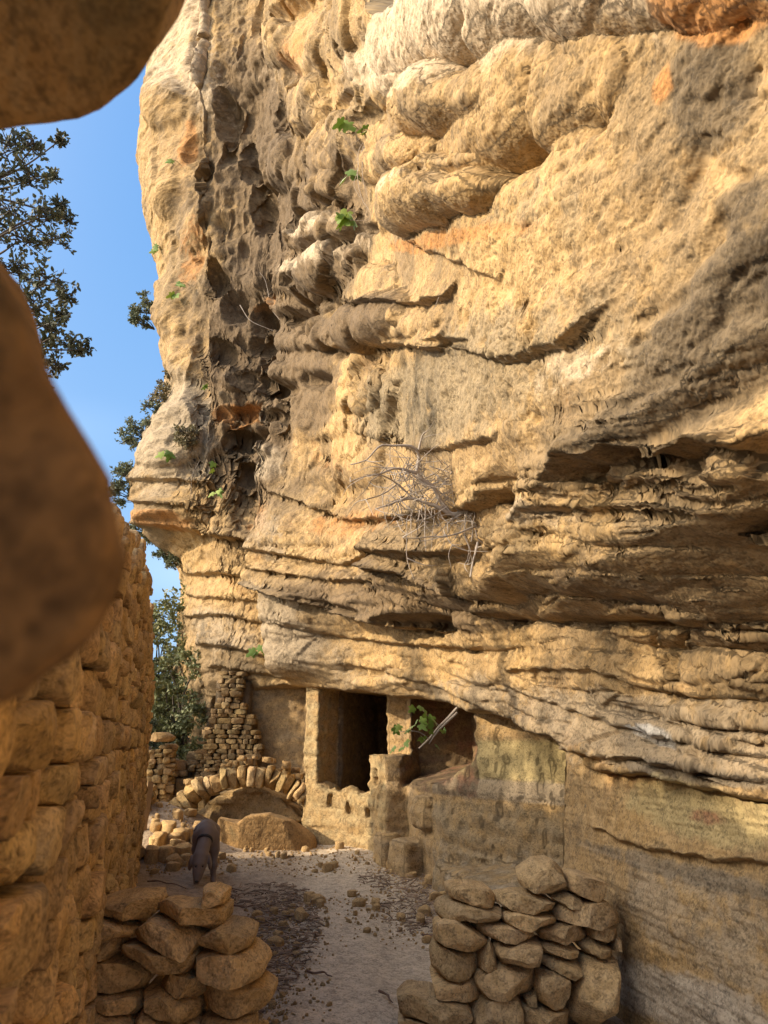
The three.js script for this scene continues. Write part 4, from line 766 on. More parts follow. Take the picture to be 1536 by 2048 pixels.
function coreSheet(F, u0, u1, v0, top, step, depth, back, seed, base, tone) { // the earth and mortar behind the facing stones, as a solid
  const nu = Math.max(2, Math.ceil((u1 - u0) / step)), nv = 24, pos = [], idx = [], col = [], uv = [];
  const push = (u, v, w) => { uv.push(u / 0.9, (v + w) / 0.9); const x = F.o[0] + F.u[0] * u + F.n[0] * w, y = F.o[1] + v, z = F.o[2] + F.u[2] * u + F.n[2] * w, f = 1 + 0.3 * noise(x * 9, y * 9, z * 9); pos.push(x - base[0], y - base[1], z - base[2]); col.push(tone[0] * f, tone[1] * f, tone[2] * f); };
  for (let s = 0; s < 2; s++) for (let i = 0; i <= nu; i++) for (let j = 0; j <= nv; j++) { const u = mix(u0, u1, i / nu), v = mix(v0, top(u), j / nv); push(u, v, s ? -back : -depth + 0.03 * fbm(u * 5, v * 5, seed, 3)); }
  const id = (s, i, j) => (s * (nu + 1) + i) * (nv + 1) + j, q = (a, b, c, d) => idx.push(a, b, c, a, c, d);
  for (let i = 0; i < nu; i++) { for (let j = 0; j < nv; j++) { q(id(0, i, j), id(0, i + 1, j), id(0, i + 1, j + 1), id(0, i, j + 1)); q(id(1, i, j), id(1, i, j + 1), id(1, i + 1, j + 1), id(1, i + 1, j)); } q(id(0, i, nv), id(0, i + 1, nv), id(1, i + 1, nv), id(1, i, nv)); }
  for (let j = 0; j < nv; j++) { q(id(0, nu, j), id(1, nu, j), id(1, nu, j + 1), id(0, nu, j + 1)); q(id(0, 0, j), id(0, 0, j + 1), id(1, 0, j + 1), id(1, 0, j)); }
  return withUV(geom(pos, idx, col), uv);
}

{ // the long rubble wall on the left
  const L = Math.hypot(1, 0.27), F = { o: [-0.28, 0, 0], u: [-0.27 / L, 0, -1 / L], n: [1 / L, 0, -0.27 / L] };
  const prof = [[0.2, 1.86], [1.0, 1.98], [1.5, 2.10], [2.2, 2.18], [3.0, 2.40], [3.6, 2.50], [4.5, 2.66], [5.8, 2.72], [7, 2.66], [8.2, 2.6], [9.2, 2.52], [9.7, 2.38], [10.4, 2.4], [11.6, 2.3]];
  const top = (u) => { let i = 0; while (i < prof.length - 2 && u > prof[i + 1][0]) i++; return mix(prof[i][1], prof[i + 1][1], clamp((u - prof[i][0]) / (prof[i + 1][0] - prof[i][0]))) + 0.05 * noise(u * 2.5, 1, 1); };
  const base = [-1.8, 0, -5.6], wall = thing('rubble_wall', 'tall rubble stone wall along the left side of the passage', 'wall'); wall.position.set(...base);
  const END = 10.95, near = courses((u, v) => v < top(u) && v > 0 && u > 0.5 && u < END, 0.5, END, 0.0, 3.0, 0.07, 0.15, 0.11, 0.36, 0.016, 5);
  const r = rng(99), list = [];
  for (const { c, poly } of near) {
    if (r() < 0.05) continue; // fallen stones leave gaps
    const x = F.o[0] + F.u[0] * c[0], z = F.o[2] + F.u[2] * c[0], dist = Math.hypot(x, c[1] - EYE, z), shown = c[0] > 1.15 ? 0.3 / (dist * dist * dist) : 0;
    list.push({ c, poly, shown, seed: Math.floor(r() * 1e6), out: (r() - 0.5) * 0.065, grow: 0.90 + 0.08 * r(), tint: tone3(r, 1.34, c[0] < 3 ? -0.06 : -0.15) });
  }
  list.sort((a, b) => b.shown - a.shown);
  const rest = [];
  list.forEach((s, i) => {
    const big = i < 300, st = stone(s.poly, -0.05 + s.out, 0.10, s.seed, big ? 24 : 10, big ? 5 : 2, { rough: 0.065, cuts: 7, grow: s.grow, corner: 0.15 }), g = place(st, F, s.tint, base);
    if (big) part('stone', g, ROCK_MAT, wall); else rest.push(g);
  });
  part('far_stonework', mergeGeometries(rest), ROCK_MAT, wall).userData.kind = 'stuff';
  part('near_shade_wall', coreSheet(F, -1.0, 0.36, -0.2, () => 2.75, 0.12, 0.0, 0.55, 4, base, [0.24, 0.16, 0.085]), ROCK_MAT, wall);  // unseen taller stretch, added to keep the sun off the near rocks
  part('mortar_core', coreSheet(F, 0.3, END + 0.02, -0.2, (u) => top(u) - 0.04, 0.05, 0.07, 0.55, 3, base, [0.24, 0.16, 0.085]), ROCK_MAT, wall);
  // the broken end of the wall, stones seen end on
  const E = { o: [F.o[0] + F.u[0] * END, 0, F.o[2] + F.u[2] * END], u: [-F.n[0], 0, -F.n[2]], n: F.u };
  for (const { poly } of cells((u, v) => v < 2.25 && u > 0 && u < 0.55, 0, 0.55, 0, 2.3, 0.2, 0.12, 0.7, 8)) part('end_stone', place(stone(poly, 0, 0.09, Math.floor(r() * 1e6), 10, 3, { rough: 0.10 }), E, [1, 1, 1, -0.1], base), ROCK_MAT, wall);
}

function pile(name, label, polys, z, half, seed, tints, lean = 0) {
  const xs = polys.flat().map((p) => p[0] / 1000), base = [(Math.min(...xs) + Math.max(...xs)) / 2, 0, z], t = thing(name, label, 'wall'); t.position.set(...base);
  const r = rng(seed), F = { o: [0, 0, z], u: [1, 0, 0], n: [0, 0, 1] };
  polys.forEach((p) => {
    const poly = p.map(([a, b]) => [a / 1000, b / 1000]), k = tints[Math.floor(r() * tints.length)], v = 0.9 + 0.22 * r();
    const cy = poly.reduce((s, q) => s + q[1], 0) / poly.length;
    if (cy < -0.12) return;
    part('stone', place(stone(poly, (r() - 0.5) * 0.045 - lean * cy, half * (0.8 + 0.5 * r()), Math.floor(r() * 1e6), 48, 9, { rough: 0.032, cuts: 10, grow: 1.04, corner: 0.065 }), F, [k[0] * v, k[1] * v, k[2] * v, k[3]], base), ROCK_MAT, t);
  });
  return t;
}
const PILE_TINTS = [[1.25, 1.3, 1.45, -0.3], [1.35, 1.4, 1.6, -0.4], [1.12, 1.17, 1.3, -0.25], [1.42, 1.46, 1.6, -0.45]];
pile('dry_stone_pile', 'knee-high dry-stone wall stub against the tall rubble wall, with a cube-like stone on its end', LEFT_PILE, -3.8, 0.17, 21, [[1.4, 1.4, 1.4, -0.3], [1.25, 1.25, 1.22, -0.2], [1.5, 1.5, 1.5, -0.38]], 0.06);
pile('dry_stone_pile', 'dry-stone wall stub at the cliff foot, with a pointed stone on top', RIGHT_PILE, -5.0, 0.19, 34, PILE_TINTS, 0.04);

{ // masonry pier standing beyond the vault, against the cliff
  const F = { o: [0, 0, -12.98], u: [1, 0, 0], n: [0, 0, 1] }, edgeL = (v) => -2.72 - 0.30 * smooth(1.9, 1.0, v) - 0.10 * smooth(2.4, 1.7, v), edgeR = (v) => -2.02 - 0.28 * smooth(1.6, 2.2, v);
  const base = [-2.5, 0.6, -12.98], t = thing('ruined_masonry_pier', 'coursed stone pier with ragged left edge under the overhang at the far end', 'wall'); t.position.set(...base);
  const r = rng(61);
  for (const { poly } of courses((u, v) => u > edgeL(v) && u < edgeR(v) && v < 2.62, -3.4, -1.9, 0.7, 2.75, 0.05, 0.105, 0.09, 0.27, 0.008, 17)) part('stone', place(stone(poly, (r() - 0.5) * 0.05, 0.11, Math.floor(r() * 1e6), 16, 4, { rough: 0.05, cuts: 3, grow: 0.96, corner: 0.17 }), F, tone3(r, 0.72, 0), base), ROCK_MAT, t);
  const core = { o: [0, 0, -13.0], u: [1, 0, 0], n: [0, 0, 1] };
  part('core', coreSheet(core, -2.78, -2.2, 0.5, () => 2.5, 0.08, 0.06, 0.4, 6, base, [0.16, 0.115, 0.07]), ROCK_MAT, t);
}
{ // broken vault: a ring of thin wedge stones
  const base = [-2.05, 0, -12.25], t = thing('broken_stone_arch', 'low broken arch of thin wedge stones in front of the bedrock', 'arch'); t.position.set(...base);
  const F = { o: [0, 0, -12.25], u: [1, 0, 0], n: [0, 0, 1] }, r = rng(73), cx = -2.02, cy = -0.24; let a = -2;
  while (a < 152) {
    const thin = a < 78, w = (thin ? 2.6 : 4.2) + r() * 2.0, a0 = a * Math.PI / 180, a1 = (a + w) * Math.PI / 180, ri = 1.10 + 0.04 * r(), ro = 1.37 + 0.09 * r(), q = (R, A) => [cx + Math.cos(A) * R * 1.08, cy + Math.sin(A) * R];
    part('voussoir', place(stone([q(ri, a0), q(ro, a0), q(ro, a1), q(ri, a1)], (r() - 0.5) * 0.06, 0.22, Math.floor(r() * 1e6), 20, 4, { rough: 0.04, cuts: 4, grow: 1.0, corner: 0.16 }), F, tone3(r, 1.15, -0.25), base), ROCK_MAT, t);
    a += w + 0.3;
  }
  for (let i = 0; i < 46; i++) { const A = (18 + r() * 118) * Math.PI / 180, R = 1.44 + 0.10 * r(), u = cx + Math.cos(A) * R, v = cy + Math.sin(A) * R, s = 0.03 + 0.04 * r(); part('packing_stone', place(stone([[u - s, v - s * .6], [u + s, v - s * .7], [u + s * 1.1, v + s * .5], [u - s * .8, v + s * .7]], (r() - 0.5) * 0.3, s, i * 77 + 5, 10, 2, { rough: 0.12 }), F, [0.95, 0.92, 0.9, -0.2], base), ROCK_MAT, t); }
}
function stub(name, label, o, ang, w, h, du, dv, seed, depth, tint) { // a broken end of wall, stones on the faces that show
  const base = [o[0], o[1], o[2]], t = thing(name, label, 'wall'); t.position.set(...base);
  const r = rng(seed), u = [Math.cos(ang), 0, -Math.sin(ang)], n = [Math.sin(ang), 0, Math.cos(ang)], topAt = (x) => h * (1 - 0.22 * Math.abs(noise(x * 4, seed, 1))) ;
  for (const s of [0, 1]) {
    const F = s ? { o: [o[0] + u[0] * w, o[1], o[2] + u[2] * w], u: [-n[0], 0, -n[2]], n: u } : { o, u, n }, W = s ? depth : w;
    for (const { poly } of courses((x, v) => x > 0 && x < W && v < topAt(x), 0, W, 0, h, dv * 0.6, dv * 1.2, du * 0.6, du * 1.5, 0.012, seed + s)) part('stone', place(stone(poly, -0.04 + (r() - 0.5) * 0.07, 0.10, Math.floor(r() * 1e6), 14, 3, { rough: 0.08, cuts: 5, corner: 0.22 }), F, tone3(r, tint[0], -0.2), base), ROCK_MAT, t);
  }
  part('core', coreSheet({ o, u, n }, 0, w, -0.3, (x) => topAt(x) - 0.06, 0.06, 0.07, depth, seed, base, [0.19, 0.13, 0.075]), ROCK_MAT, t);
}
stub('ruined_wall_stub', 'tallest broken wall stub with a flat capstone, beside the end of the long wall', [-3.66, 0.30, -12.5], 0.25, 0.36, 1.22, 0.14, 0.10, 5, 0.7, [1.0, 0.95, 0.88]);
stub('ruined_wall_stub', 'lower broken wall stub of large blocks between the capped stub and the arch', [-3.42, 0.30, -13.0], 0.1, 0.34, 1.02, 0.2, 0.15, 9, 0.7, [1.05, 1.0, 0.95]);
stub('ruined_wall_stub', 'squat block of masonry left of the dog at the foot of the rubble', [-3.38, 0.02, -11.75], 0.15, 0.46, 0.58, 0.24, 0.16, 12, 0.6, [0.78, 0.74, 0.7]);
stub('ruined_wall_stub', 'narrow stack of stones at the far end of the long wall', [-3.62, 0.0, -11.6], 0.1, 0.24, 0.95, 0.14, 0.10, 15, 0.5, [0.85, 0.78, 0.68]);
{ const st = stone([[-0.19, -0.05], [0.17, -0.06], [0.21, 0.02], [0.06, 0.09], [-0.15, 0.08]], 0, 0.16, 8, 24, 6, { rough: 0.08 }), g = place(st, { o: [-3.5, 1.58, -12.6], u: [1, 0, 0], n: [0, 0, 1] }, [1.05, 1, 0.95, -0.3], [-3.5, 1.5, -12.6]); const m = solo('capstone', g, ROCK_MAT, 'flat pale stone lying on top of the tallest broken wall stub', 'stone'); m.position.set(-3.5, 1.5, -12.6); }
{ // big fallen slab before the vault
  const st = stone([[-2.42, 0.02], [-2.35, 0.40], [-2.05, 0.34], [-1.92, 0.43], [-1.62, 0.46], [-1.30, 0.36], [-0.98, 0.13], [-0.92, -0.10], [-1.6, -0.14], [-2.2, -0.12]], 0, 0.30, 4, 110, 18, { rough: 0.03, cuts: 6, corner: 0.10 }), b = [-1.7, 0.05, -11.75], g = place(st, { o: [0, 0.1, -11.75], u: [1, 0, 0.0], n: [0, 0, 1] }, [0.85, 0.78, 0.7, 0.02], b); const m = solo('fallen_rock_slab', g, ROCK_MAT, 'large fallen slab of bedrock lying in front of the broken arch, behind the dog', 'rock'); m.position.set(...b);
}
{ // weathered board standing at the end of the long wall
  const s = new THREE.BoxGeometry(0.075, 0.92, 0.03, 6, 40, 2), p = s.attributes.position.array; for (let i = 0; i < p.length; i += 3) { p[i] += 0.006 * noise(p[i + 1] * 3, 1, 2) + 0.004 * noise(p[i + 1] * 11, p[i] * 30, 2); p[i + 2] += 0.003 * noise(p[i] * 60, p[i + 1] * 4, 3); } s.translate(0, 0.46, 0); s.computeVertexNormals();
  const m = solo('wooden_board', s, new THREE.MeshStandardMaterial({ color: new THREE.Color().setRGB(0.24, 0.15, 0.075), roughness: 0.85 }), 'narrow weathered board standing upright at the far end of the long wall', 'board'); m.position.set(-3.28, 0.08, -11.25); m.rotation.set(-0.05, 0.5, -0.05);
}

{ // rock slab added over the viewpoint, out of sight, to shade the near rocks
  const t = thing('added_shade_slab', 'unseen slab added above the viewpoint to shade the near rocks', 'rock'); t.position.set(0, 0, 1.0);
  const slab = (name, w, h, d, x, y, z, seed) => { const g = new THREE.BoxGeometry(w, h, d, 24, 6, 24), p = g.attributes.position.array, col = [], c = [0, 0, 0]; for (let i = 0; i < p.length; i += 3) { const n = 0.05 * fbm(p[i] * 2 + seed, p[i + 1] * 2, p[i + 2] * 2, 3); p[i] += n; p[i + 1] += n; p[i + 2] += n; rockTone(p[i] + x, p[i + 1] + y, p[i + 2] + z, c); col.push(...c); } g.setAttribute('color', new THREE.BufferAttribute(new Float32Array(col), 3)); g.computeVertexNormals(); const m = part(name, g, CLIFF_MAT, t); m.position.set(x, y, z - 1.0); };
  slab('shade_roof', 1.9, 0.35, 1.25, -0.25, 2.62, 0.12, 3);
}

// ---------------------------------------------------------------- loose stones, pebbles and litter on the path
{
  const variants = []; for (let i = 0; i < 12; i++) { const r = rng(500 + i), n = 6 + Math.floor(r() * 3), poly = []; for (let a = 0; a < n; a++) { const t = (a + 0.4 * (r() - 0.5)) / n * 6.283, q = 0.8 + 0.4 * r(); poly.push([Math.cos(t) * q * 0.5, Math.sin(t) * q * 0.5 * (0.55 + 0.4 * r())]); } const g = place(stone(poly, 0, 0.3 + 0.18 * r(), 900 + i, 12, 2, { rough: 0.08, cuts: 7, corner: 0.3 }), { o: [i * 7, 50, i * 3], u: [1, 0, 0], n: [0, 0, 1] }, [1.5, 1.5, 1.55, -0.5], [i * 7, 50, i * 3]); variants.push(g.rotateX(-Math.PI / 2)); }
  const r = rng(1234), zones = [[-0.88, 7.0, 0.42, 1.9, 1.0], [0.32, 8.2, 0.8, 1.3, 1.0], [-0.9, 10.9, 1.5, 0.7, 1.3], [-2.95, 11.0, 0.6, 1.0, 1.2], [-0.75, 5.3, 0.3, 0.5, 0.4], [0.45, 10.2, 0.5, 0.7, 0.6]];
  const pick = () => { let t = r() * zones.reduce((s, z) => s + z[4], 0), q = zones[0]; for (const z of zones) { if ((t -= z[4]) < 0) { q = z; break; } } for (;;) { const a = r() * 2 - 1, b = r() * 2 - 1; if (a * a + b * b < 1) return [q[0] + a * q[2], q[1] + b * q[3], q]; } };
  const clear = (x, d) => x > wallX(d) + 0.15 && Math.hypot(x + 2.0, d - 9.6) > 0.28;
  const rocks = [];
  for (let i = 0; i < 230; i++) { let x, d, q; do [x, d, q] = pick(); while (!clear(x, d)); const big = q === zones[3] ? 0.09 + 0.16 * Math.pow(r(), 2) : 0.035 + 0.13 * Math.pow(r(), 3); rocks.push([x, d, big, q]); }
  for (let i = 0; i < 14; i++) rocks.push([-2.75 + 0.5 * (r() - 0.5), 10.9 + 0.8 * (r() - 0.5), 0.2 + 0.14 * r(), zones[3]]);
  for (const [x, d, s, q] of rocks) {
    const where = ['in the dark litter strip along the left of the path', 'in the rubble patch right of the path', 'in the band of rubble before the fallen slab', 'in the rubble heaped at the far left', 'beside the foot of the left stone pile', 'on the ground below the carved niche'][zones.indexOf(q)], m = solo('loose_stone', variants[Math.floor(r() * 12)], ROCK_MAT, 'loose stone ' + where, 'stone', 'stones ' + where);
    m.scale.set(s, s * (0.7 + 0.5 * r()), s * (0.8 + 0.4 * r())); m.rotation.set((r() - 0.5) * 0.5, r() * 6.283, (r() - 0.5) * 0.5); m.position.set(x, groundH(x, -d) + s * 0.18, -d);
  }
  const M = new THREE.Matrix4(), Q = new THREE.Quaternion(), E = new THREE.Euler(), N = 2800, peb = new THREE.InstancedMesh(variants[3], ROCK_MAT, N), col = new THREE.Color();
  for (let i = 0; i < N; i++) { let x, d; do { [x, d] = pick(); x += (r() - 0.5) * 0.5; d += (r() - 0.5) * 0.6; } while (!clear(x, d)); const s = 0.012 + 0.035 * r() * r(); M.compose(new THREE.Vector3(x, groundH(x, -d) + s * 0.15, -d), Q.setFromEuler(E.set(r() * 6, r() * 6, r() * 6)), new THREE.Vector3(s, s * 0.8, s)); peb.setMatrixAt(i, M); const v = 0.75 + 0.5 * r(); peb.setColorAt(i, col.setRGB(v, v * 0.98, v * 0.97)); }
  peb.name = 'gravel'; peb.castShadow = peb.receiveShadow = true; tag(peb, 'fine gravel and chips strewn over the path', 'gravel', null, 'stuff'); scene.add(peb);
  // dry curled litter
  const strip = (seed) => { const q = rng(seed), n = 6, p = [], ix = []; for (let i = 0; i <= n; i++) { const t = i / n, a = (t - 0.5) * (0.8 + q() * 0.3), w = 0.07 * Math.sin(Math.PI * clamp(t, 0.08, 0.92)); p.push((t - 0.5), 0.08 * Math.sin(t * 3.1), 0.16 * Math.sin(a * 3 + seed) - w, (t - 0.5), 0.12 + 0.09 * Math.sin(t * 3.1), 0.16 * Math.sin(a * 3 + seed), (t - 0.5), 0.08 * Math.sin(t * 3.1), 0.16 * Math.sin(a * 3 + seed) + w); } for (let i = 0; i < n; i++) for (let k = 0; k < 3; k++) { const a = i * 3 + k, b = i * 3 + (k + 1) % 3; ix.push(a, b, a + 3, b, b + 3, a + 3); } return geom(p, ix); };
  const litZ = [[-0.92, 6.9, 0.40, 1.9, 1.6], [0.55, 8.0, 0.6, 1.0, 0.8], [-1.3, 8.9, 0.5, 0.7, 0.5], [0.3, 9.6, 0.6, 0.7, 0.4]];
  const litM = new THREE.MeshStandardMaterial({ color: 0xffffff, roughness: 1 }), NL = 2600, lit = new THREE.InstancedMesh(strip(3), litM, NL);
  for (let i = 0; i < NL; i++) { let t = r() * 3.3, q = litZ[0]; for (const z of litZ) if ((t -= z[4]) < 0) { q = z; break; } let a, b; do { a = r() * 2 - 1; b = r() * 2 - 1; } while (a * a + b * b > 1); const x = q[0] + a * q[2], d = q[1] + b * q[3], s = 0.04 + 0.11 * r() * r(); M.compose(new THREE.Vector3(x, groundH(x, -d) + 0.006 + 0.02 * r(), -d), Q.setFromEuler(E.set((r() - 0.5) * 0.7, r() * 6.283, (r() - 0.5) * 0.5)), new THREE.Vector3(s, s * 0.7, s * (0.5 + r()))); lit.setMatrixAt(i, M); const v = 0.6 + 0.9 * r(); lit.setColorAt(i, col.setRGB(0.235 * v, 0.165 * v, 0.115 * v)); }
  lit.name = 'leaf_litter'; lit.castShadow = lit.receiveShadow = true; tag(lit, 'dark curled dry litter lying along the path', 'leaf litter', null, 'stuff'); scene.add(lit);
}

// dead shrub on the ledge: thick to thin, points in millimetres
const DEAD = [
  [0.024,0.004,[[775,3199,-5550],[687,3216,-5539],[587,3182,-5528],[498,3169,-5517],[391,3226,-5506],[294,3254,-5494],[216,3281,-5483],[128,3267,-5472],[41,3223,-5461],[-65,3189,-5450]]],
  [0.022,0.004,[[501,3179,-5550],[414,3294,-5527],[374,3369,-5504],[295,3413,-5481],[246,3467,-5458],[256,3531,-5435],[261,3606,-5412],[226,3649,-5388],[138,3656,-5365],[60,3647,-5342],[-17,3643,-5319],[-75,3583,-5296],[-131,3503,-5273],[-243,3464,-5250]]],
  [0.01,0.003,[[261,3633,-5400],[275,3699,-5383],[295,3745,-5367],[323,3759,-5350]]],
  [0.013,0.003,[[244,3447,-5400],[194,3456,-5367],[136,3464,-5333],[59,3447,-5300],[-36,3390,-5267],[-129,3369,-5233],[-239,3313,-5200]]],
  [0.008,0.003,[[217,3286,-5500],[99,3382,-5450],[41,3406,-5400],[-27,3419,-5350],[-93,3362,-5300]]],
  [0.014,0.006,[[730,3184,-5500],[708,3030,-5450],[669,2880,-5400],[631,2763,-5350],[604,2644,-5300]]],
  [0.011,0.005,[[759,3194,-5500],[781,3087,-5479],[814,3022,-5457],[858,2996,-5436],[814,2942,-5414],[744,2907,-5393],[677,2941,-5371],[658,3003,-5350]]],
  [0.008,0.004,[[770,3225,-5500],[869,3265,-5500],[967,3276,-5500],[925,3204,-5500],[913,3154,-5500],[938,3073,-5500]]],
  [0.013,0.006,[[701,3204,-5500],[743,3221,-5520],[825,3247,-5540],[889,3305,-5560],[844,3342,-5580],[769,3380,-5600]]],
  [0.008,0.004,[[652,3174,-5500],[647,3134,-5467],[649,3025,-5433],[633,2929,-5400]]],
  [0.008,0.004,[[584,3164,-5500],[521,3124,-5467],[470,3075,-5433],[465,2997,-5400]]],
  [0.008,0.003,[[671,3050,-5450],[630,3033,-5425],[531,2987,-5400],[434,2956,-5375],[339,2954,-5350],[244,2933,-5325],[132,2932,-5300]]],
  [0.005,0.002,[[603,3164,-5500],[598,3113,-5462],[585,2984,-5425],[611,2877,-5387],[595,2782,-5350]]],
  [0.004,0.002,[[213,3149,-5450],[174,3122,-5425],[167,2997,-5400],[165,2797,-5375],[209,2641,-5350]]],
  [0.005,0.002,[[436,2977,-5400],[452,2949,-5367],[485,2883,-5333],[547,2879,-5300]]],
  [0.012,0.005,[[708,3219,-5550],[713,3269,-5579],[682,3446,-5607],[655,3594,-5636],[617,3768,-5664],[588,3923,-5693],[558,4059,-5721],[414,4938,-5750]]],
  [0.006,0.002,[[311,3270,-5450],[295,2997,-5400],[299,2839,-5350]]],
  [0.006,0.002,[[89,3355,-5400],[-7,3252,-5300],[-127,3182,-5200]]],
];
const OAK_CLUMPS = [
  [-3082,6212,-5236,198],[-2809,6142,-5103,154],[-2966,6050,-5396,183],[-2955,5565,-5155,195],[-2626,5451,-5067,172],[-2974,5468,-5402,204],[-2945,5843,-5918,156],[-2823,5964,-5800,96],[-3177,5431,-5765,196],[-2633,4976,-5222,178],[-2610,5042,-5537,104],[-2749,4790,-5277,159],[-2456,4640,-5173,109],[-2526,4516,-5106,135],[-2559,4409,-5214,138],[-2694,4800,-5927,134],[-2539,4699,-5829,79],[-2743,4548,-5807,131],[-2847,4408,-5800,123],[-2693,4356,-5193,157],[-3297,6027,-5310,241],[-3446,5681,-5627,255],[-3331,5117,-5732,260],[-3018,6847,-5855,79],[-3056,6508,-5880,89],[-2531,5558,-5087,53],
];
const FIG = [[-426,7023,-7150,5],[-330,7326,-6850,3],[-354,7697,-6550,2],[-159,7528,-6450,3],[-4128,12355,-12400,2],[-4779,11449,-13900,4],[-3890,9958,-12900,4],[-4264,9614,-13500,5],[-4077,9875,-13200,3],[-2909,5677,-12600,3],[-3869,6452,-12900,6],[-1978,2928,-12400,5],[-1648,2995,-12300,3],[725,3751,-5350,4],[-3191,7610,-12600,2],[-3006,6116,-12600,2]];
const SHRUBS = [[-5055,10377,-14300,300],[-5082,9974,-14300,200],[-4349,8120,-14000,300],[-4576,7646,-13900,275],[-4881,7307,-14100,325],[-4932,6458,-14200,350],[-5103,6183,-14300,250],[-4822,5614,-15000,300],[-4570,5300,-15200,300],[-3497,6756,-12750,225],[-4275,8447,-14000,250],[-4169,4995,-15000,200]];
const VINES = [[.006,.003,[[538,5117,-4450],[469,5097,-4450],[425,4976,-4450],[443,4739,-4450],[507,4622,-4450]]],
  [.007,.003,[[464,5057,-4400],[550,5089,-4400],[597,4977,-4400],[637,4878,-4400]]],
  [.005,.002,[[497,5156,-4550],[476,5012,-4550],[507,4891,-4550],[469,4771,-4550],[413,4535,-4550],[334,4306,-4550]]],
  [.005,.002,[[471,5015,-4500],[503,4894,-4500],[569,4834,-4500],[618,4775,-4500],[641,4657,-4500]]],
  [.004,.002,[[448,4775,-4500],[532,4716,-4500],[612,4579,-4500],[644,4541,-4500]]],
  [.005,.002,[[-173,7616,-6600],[-238,7363,-6600],[-272,7115,-6600],[-218,6811,-6600],[-141,6661,-6600],[-166,6572,-6600],[-342,6572,-6600]]],
  [.005,.002,[[-144,7556,-6500],[-205,7337,-6500],[-217,7031,-6500],[-165,6761,-6500]]],
  [.004,.002,[[-171,7539,-6550],[-258,7382,-6550],[-266,7134,-6550],[-304,6951,-6550],[-242,6801,-6550]]],
  [.004,.002,[[-197,7602,-6550],[-300,7476,-6550],[-403,7432,-6550]]],
  [.007,.003,[[1022,3204,-3400],[949,3198,-3400],[878,3225,-3400],[862,3279,-3400]]],
  [.006,.003,[[1078,3290,-3900],[969,3305,-3900],[860,3335,-3900],[782,3410,-3900],[703,3517,-3900],[677,3564,-3900]]],
  [.003,.002,[[-3230,6264,-12700],[-3342,5985,-12700],[-3335,5528,-12700]]],
  [.008,.003,[[-2501,8794,-11800],[-2313,8501,-11800],[-2047,8356,-11800],[-1786,8259,-11800]]],
  [.008,.003,[[-1795,8501,-11800],[-1932,8696,-11800],[-2088,9292,-11800],[-2183,9443,-11800]]],
  [.006,.003,[[-1643,4202,-11900],[-1411,4364,-11900],[-1338,4568,-11900],[-1182,4692,-11900]]],
  [.003,.0015,[[921,4841,-2750],[910,4752,-2750],[896,4663,-2750]]]];
const CAVE_FIG = [[.018,.008,[[832,1912,-8800],[729,1805,-8800],[617,1699,-8800],[493,1561,-8800],[382,1462,-8800]]],[.014,.006,[[804,1839,-8700],[665,1718,-8700],[553,1603,-8700],[487,1509,-8700]]],[.006,.003,[[610,1697,-8700],[529,1760,-8700],[449,1839,-8700],[384,1892,-8700]]],[.006,.003,[[488,1561,-8700],[391,1629,-8700],[255,1645,-8700],[147,1629,-8700]]]];
const CAVE_LEAVES = [[382,1906,-8650],[327,1864,-8650],[419,1838,-8650],[347,1759,-8650],[445,1769,-8650],[500,1811,-8650],[401,1707,-8650],[477,1717,-8650],[508,1644,-8650],[432,1603,-8650],[335,1681,-8650],[281,1629,-8650],[173,1681,-8650],[145,1499,-8650],[226,1510,-8650],[172,1474,-8650],[442,1577,-8650],[648,1644,-8650],[687,1681,-8650],[542,1748,-8650],[119,1707,-8650],[581,1499,-8650]];
const LINTEL = [[-239,149],[-261,115],[-277,89],[-306,57],[-351,24],[-388,12],[-428,6],[-487,0],[-580,4],[-781,40],[-719,234],[-237,274],[-212,213]], LINTEL_FRAME = { o: [0, 2.287, -0.8], u: [1, 0, 0], v: [0, 0.4695, 0.8829], n: [0, -0.8829, 0.4695] };
const JAMB = [[-344,1809],[-234,1784],[-187,1762],[-171,1747],[-154,1714],[-135,1682],[-120,1659],[-114,1638],[-111,1624],[-112,1609],[-118,1594],[-130,1579],[-145,1567],[-192,1557],[-275,1554]];
const SPALL = [[-455,2005],[-357,1978],[-340,1946],[-328,1910],[-318,1855],[-324,1808],[-416,1789]];

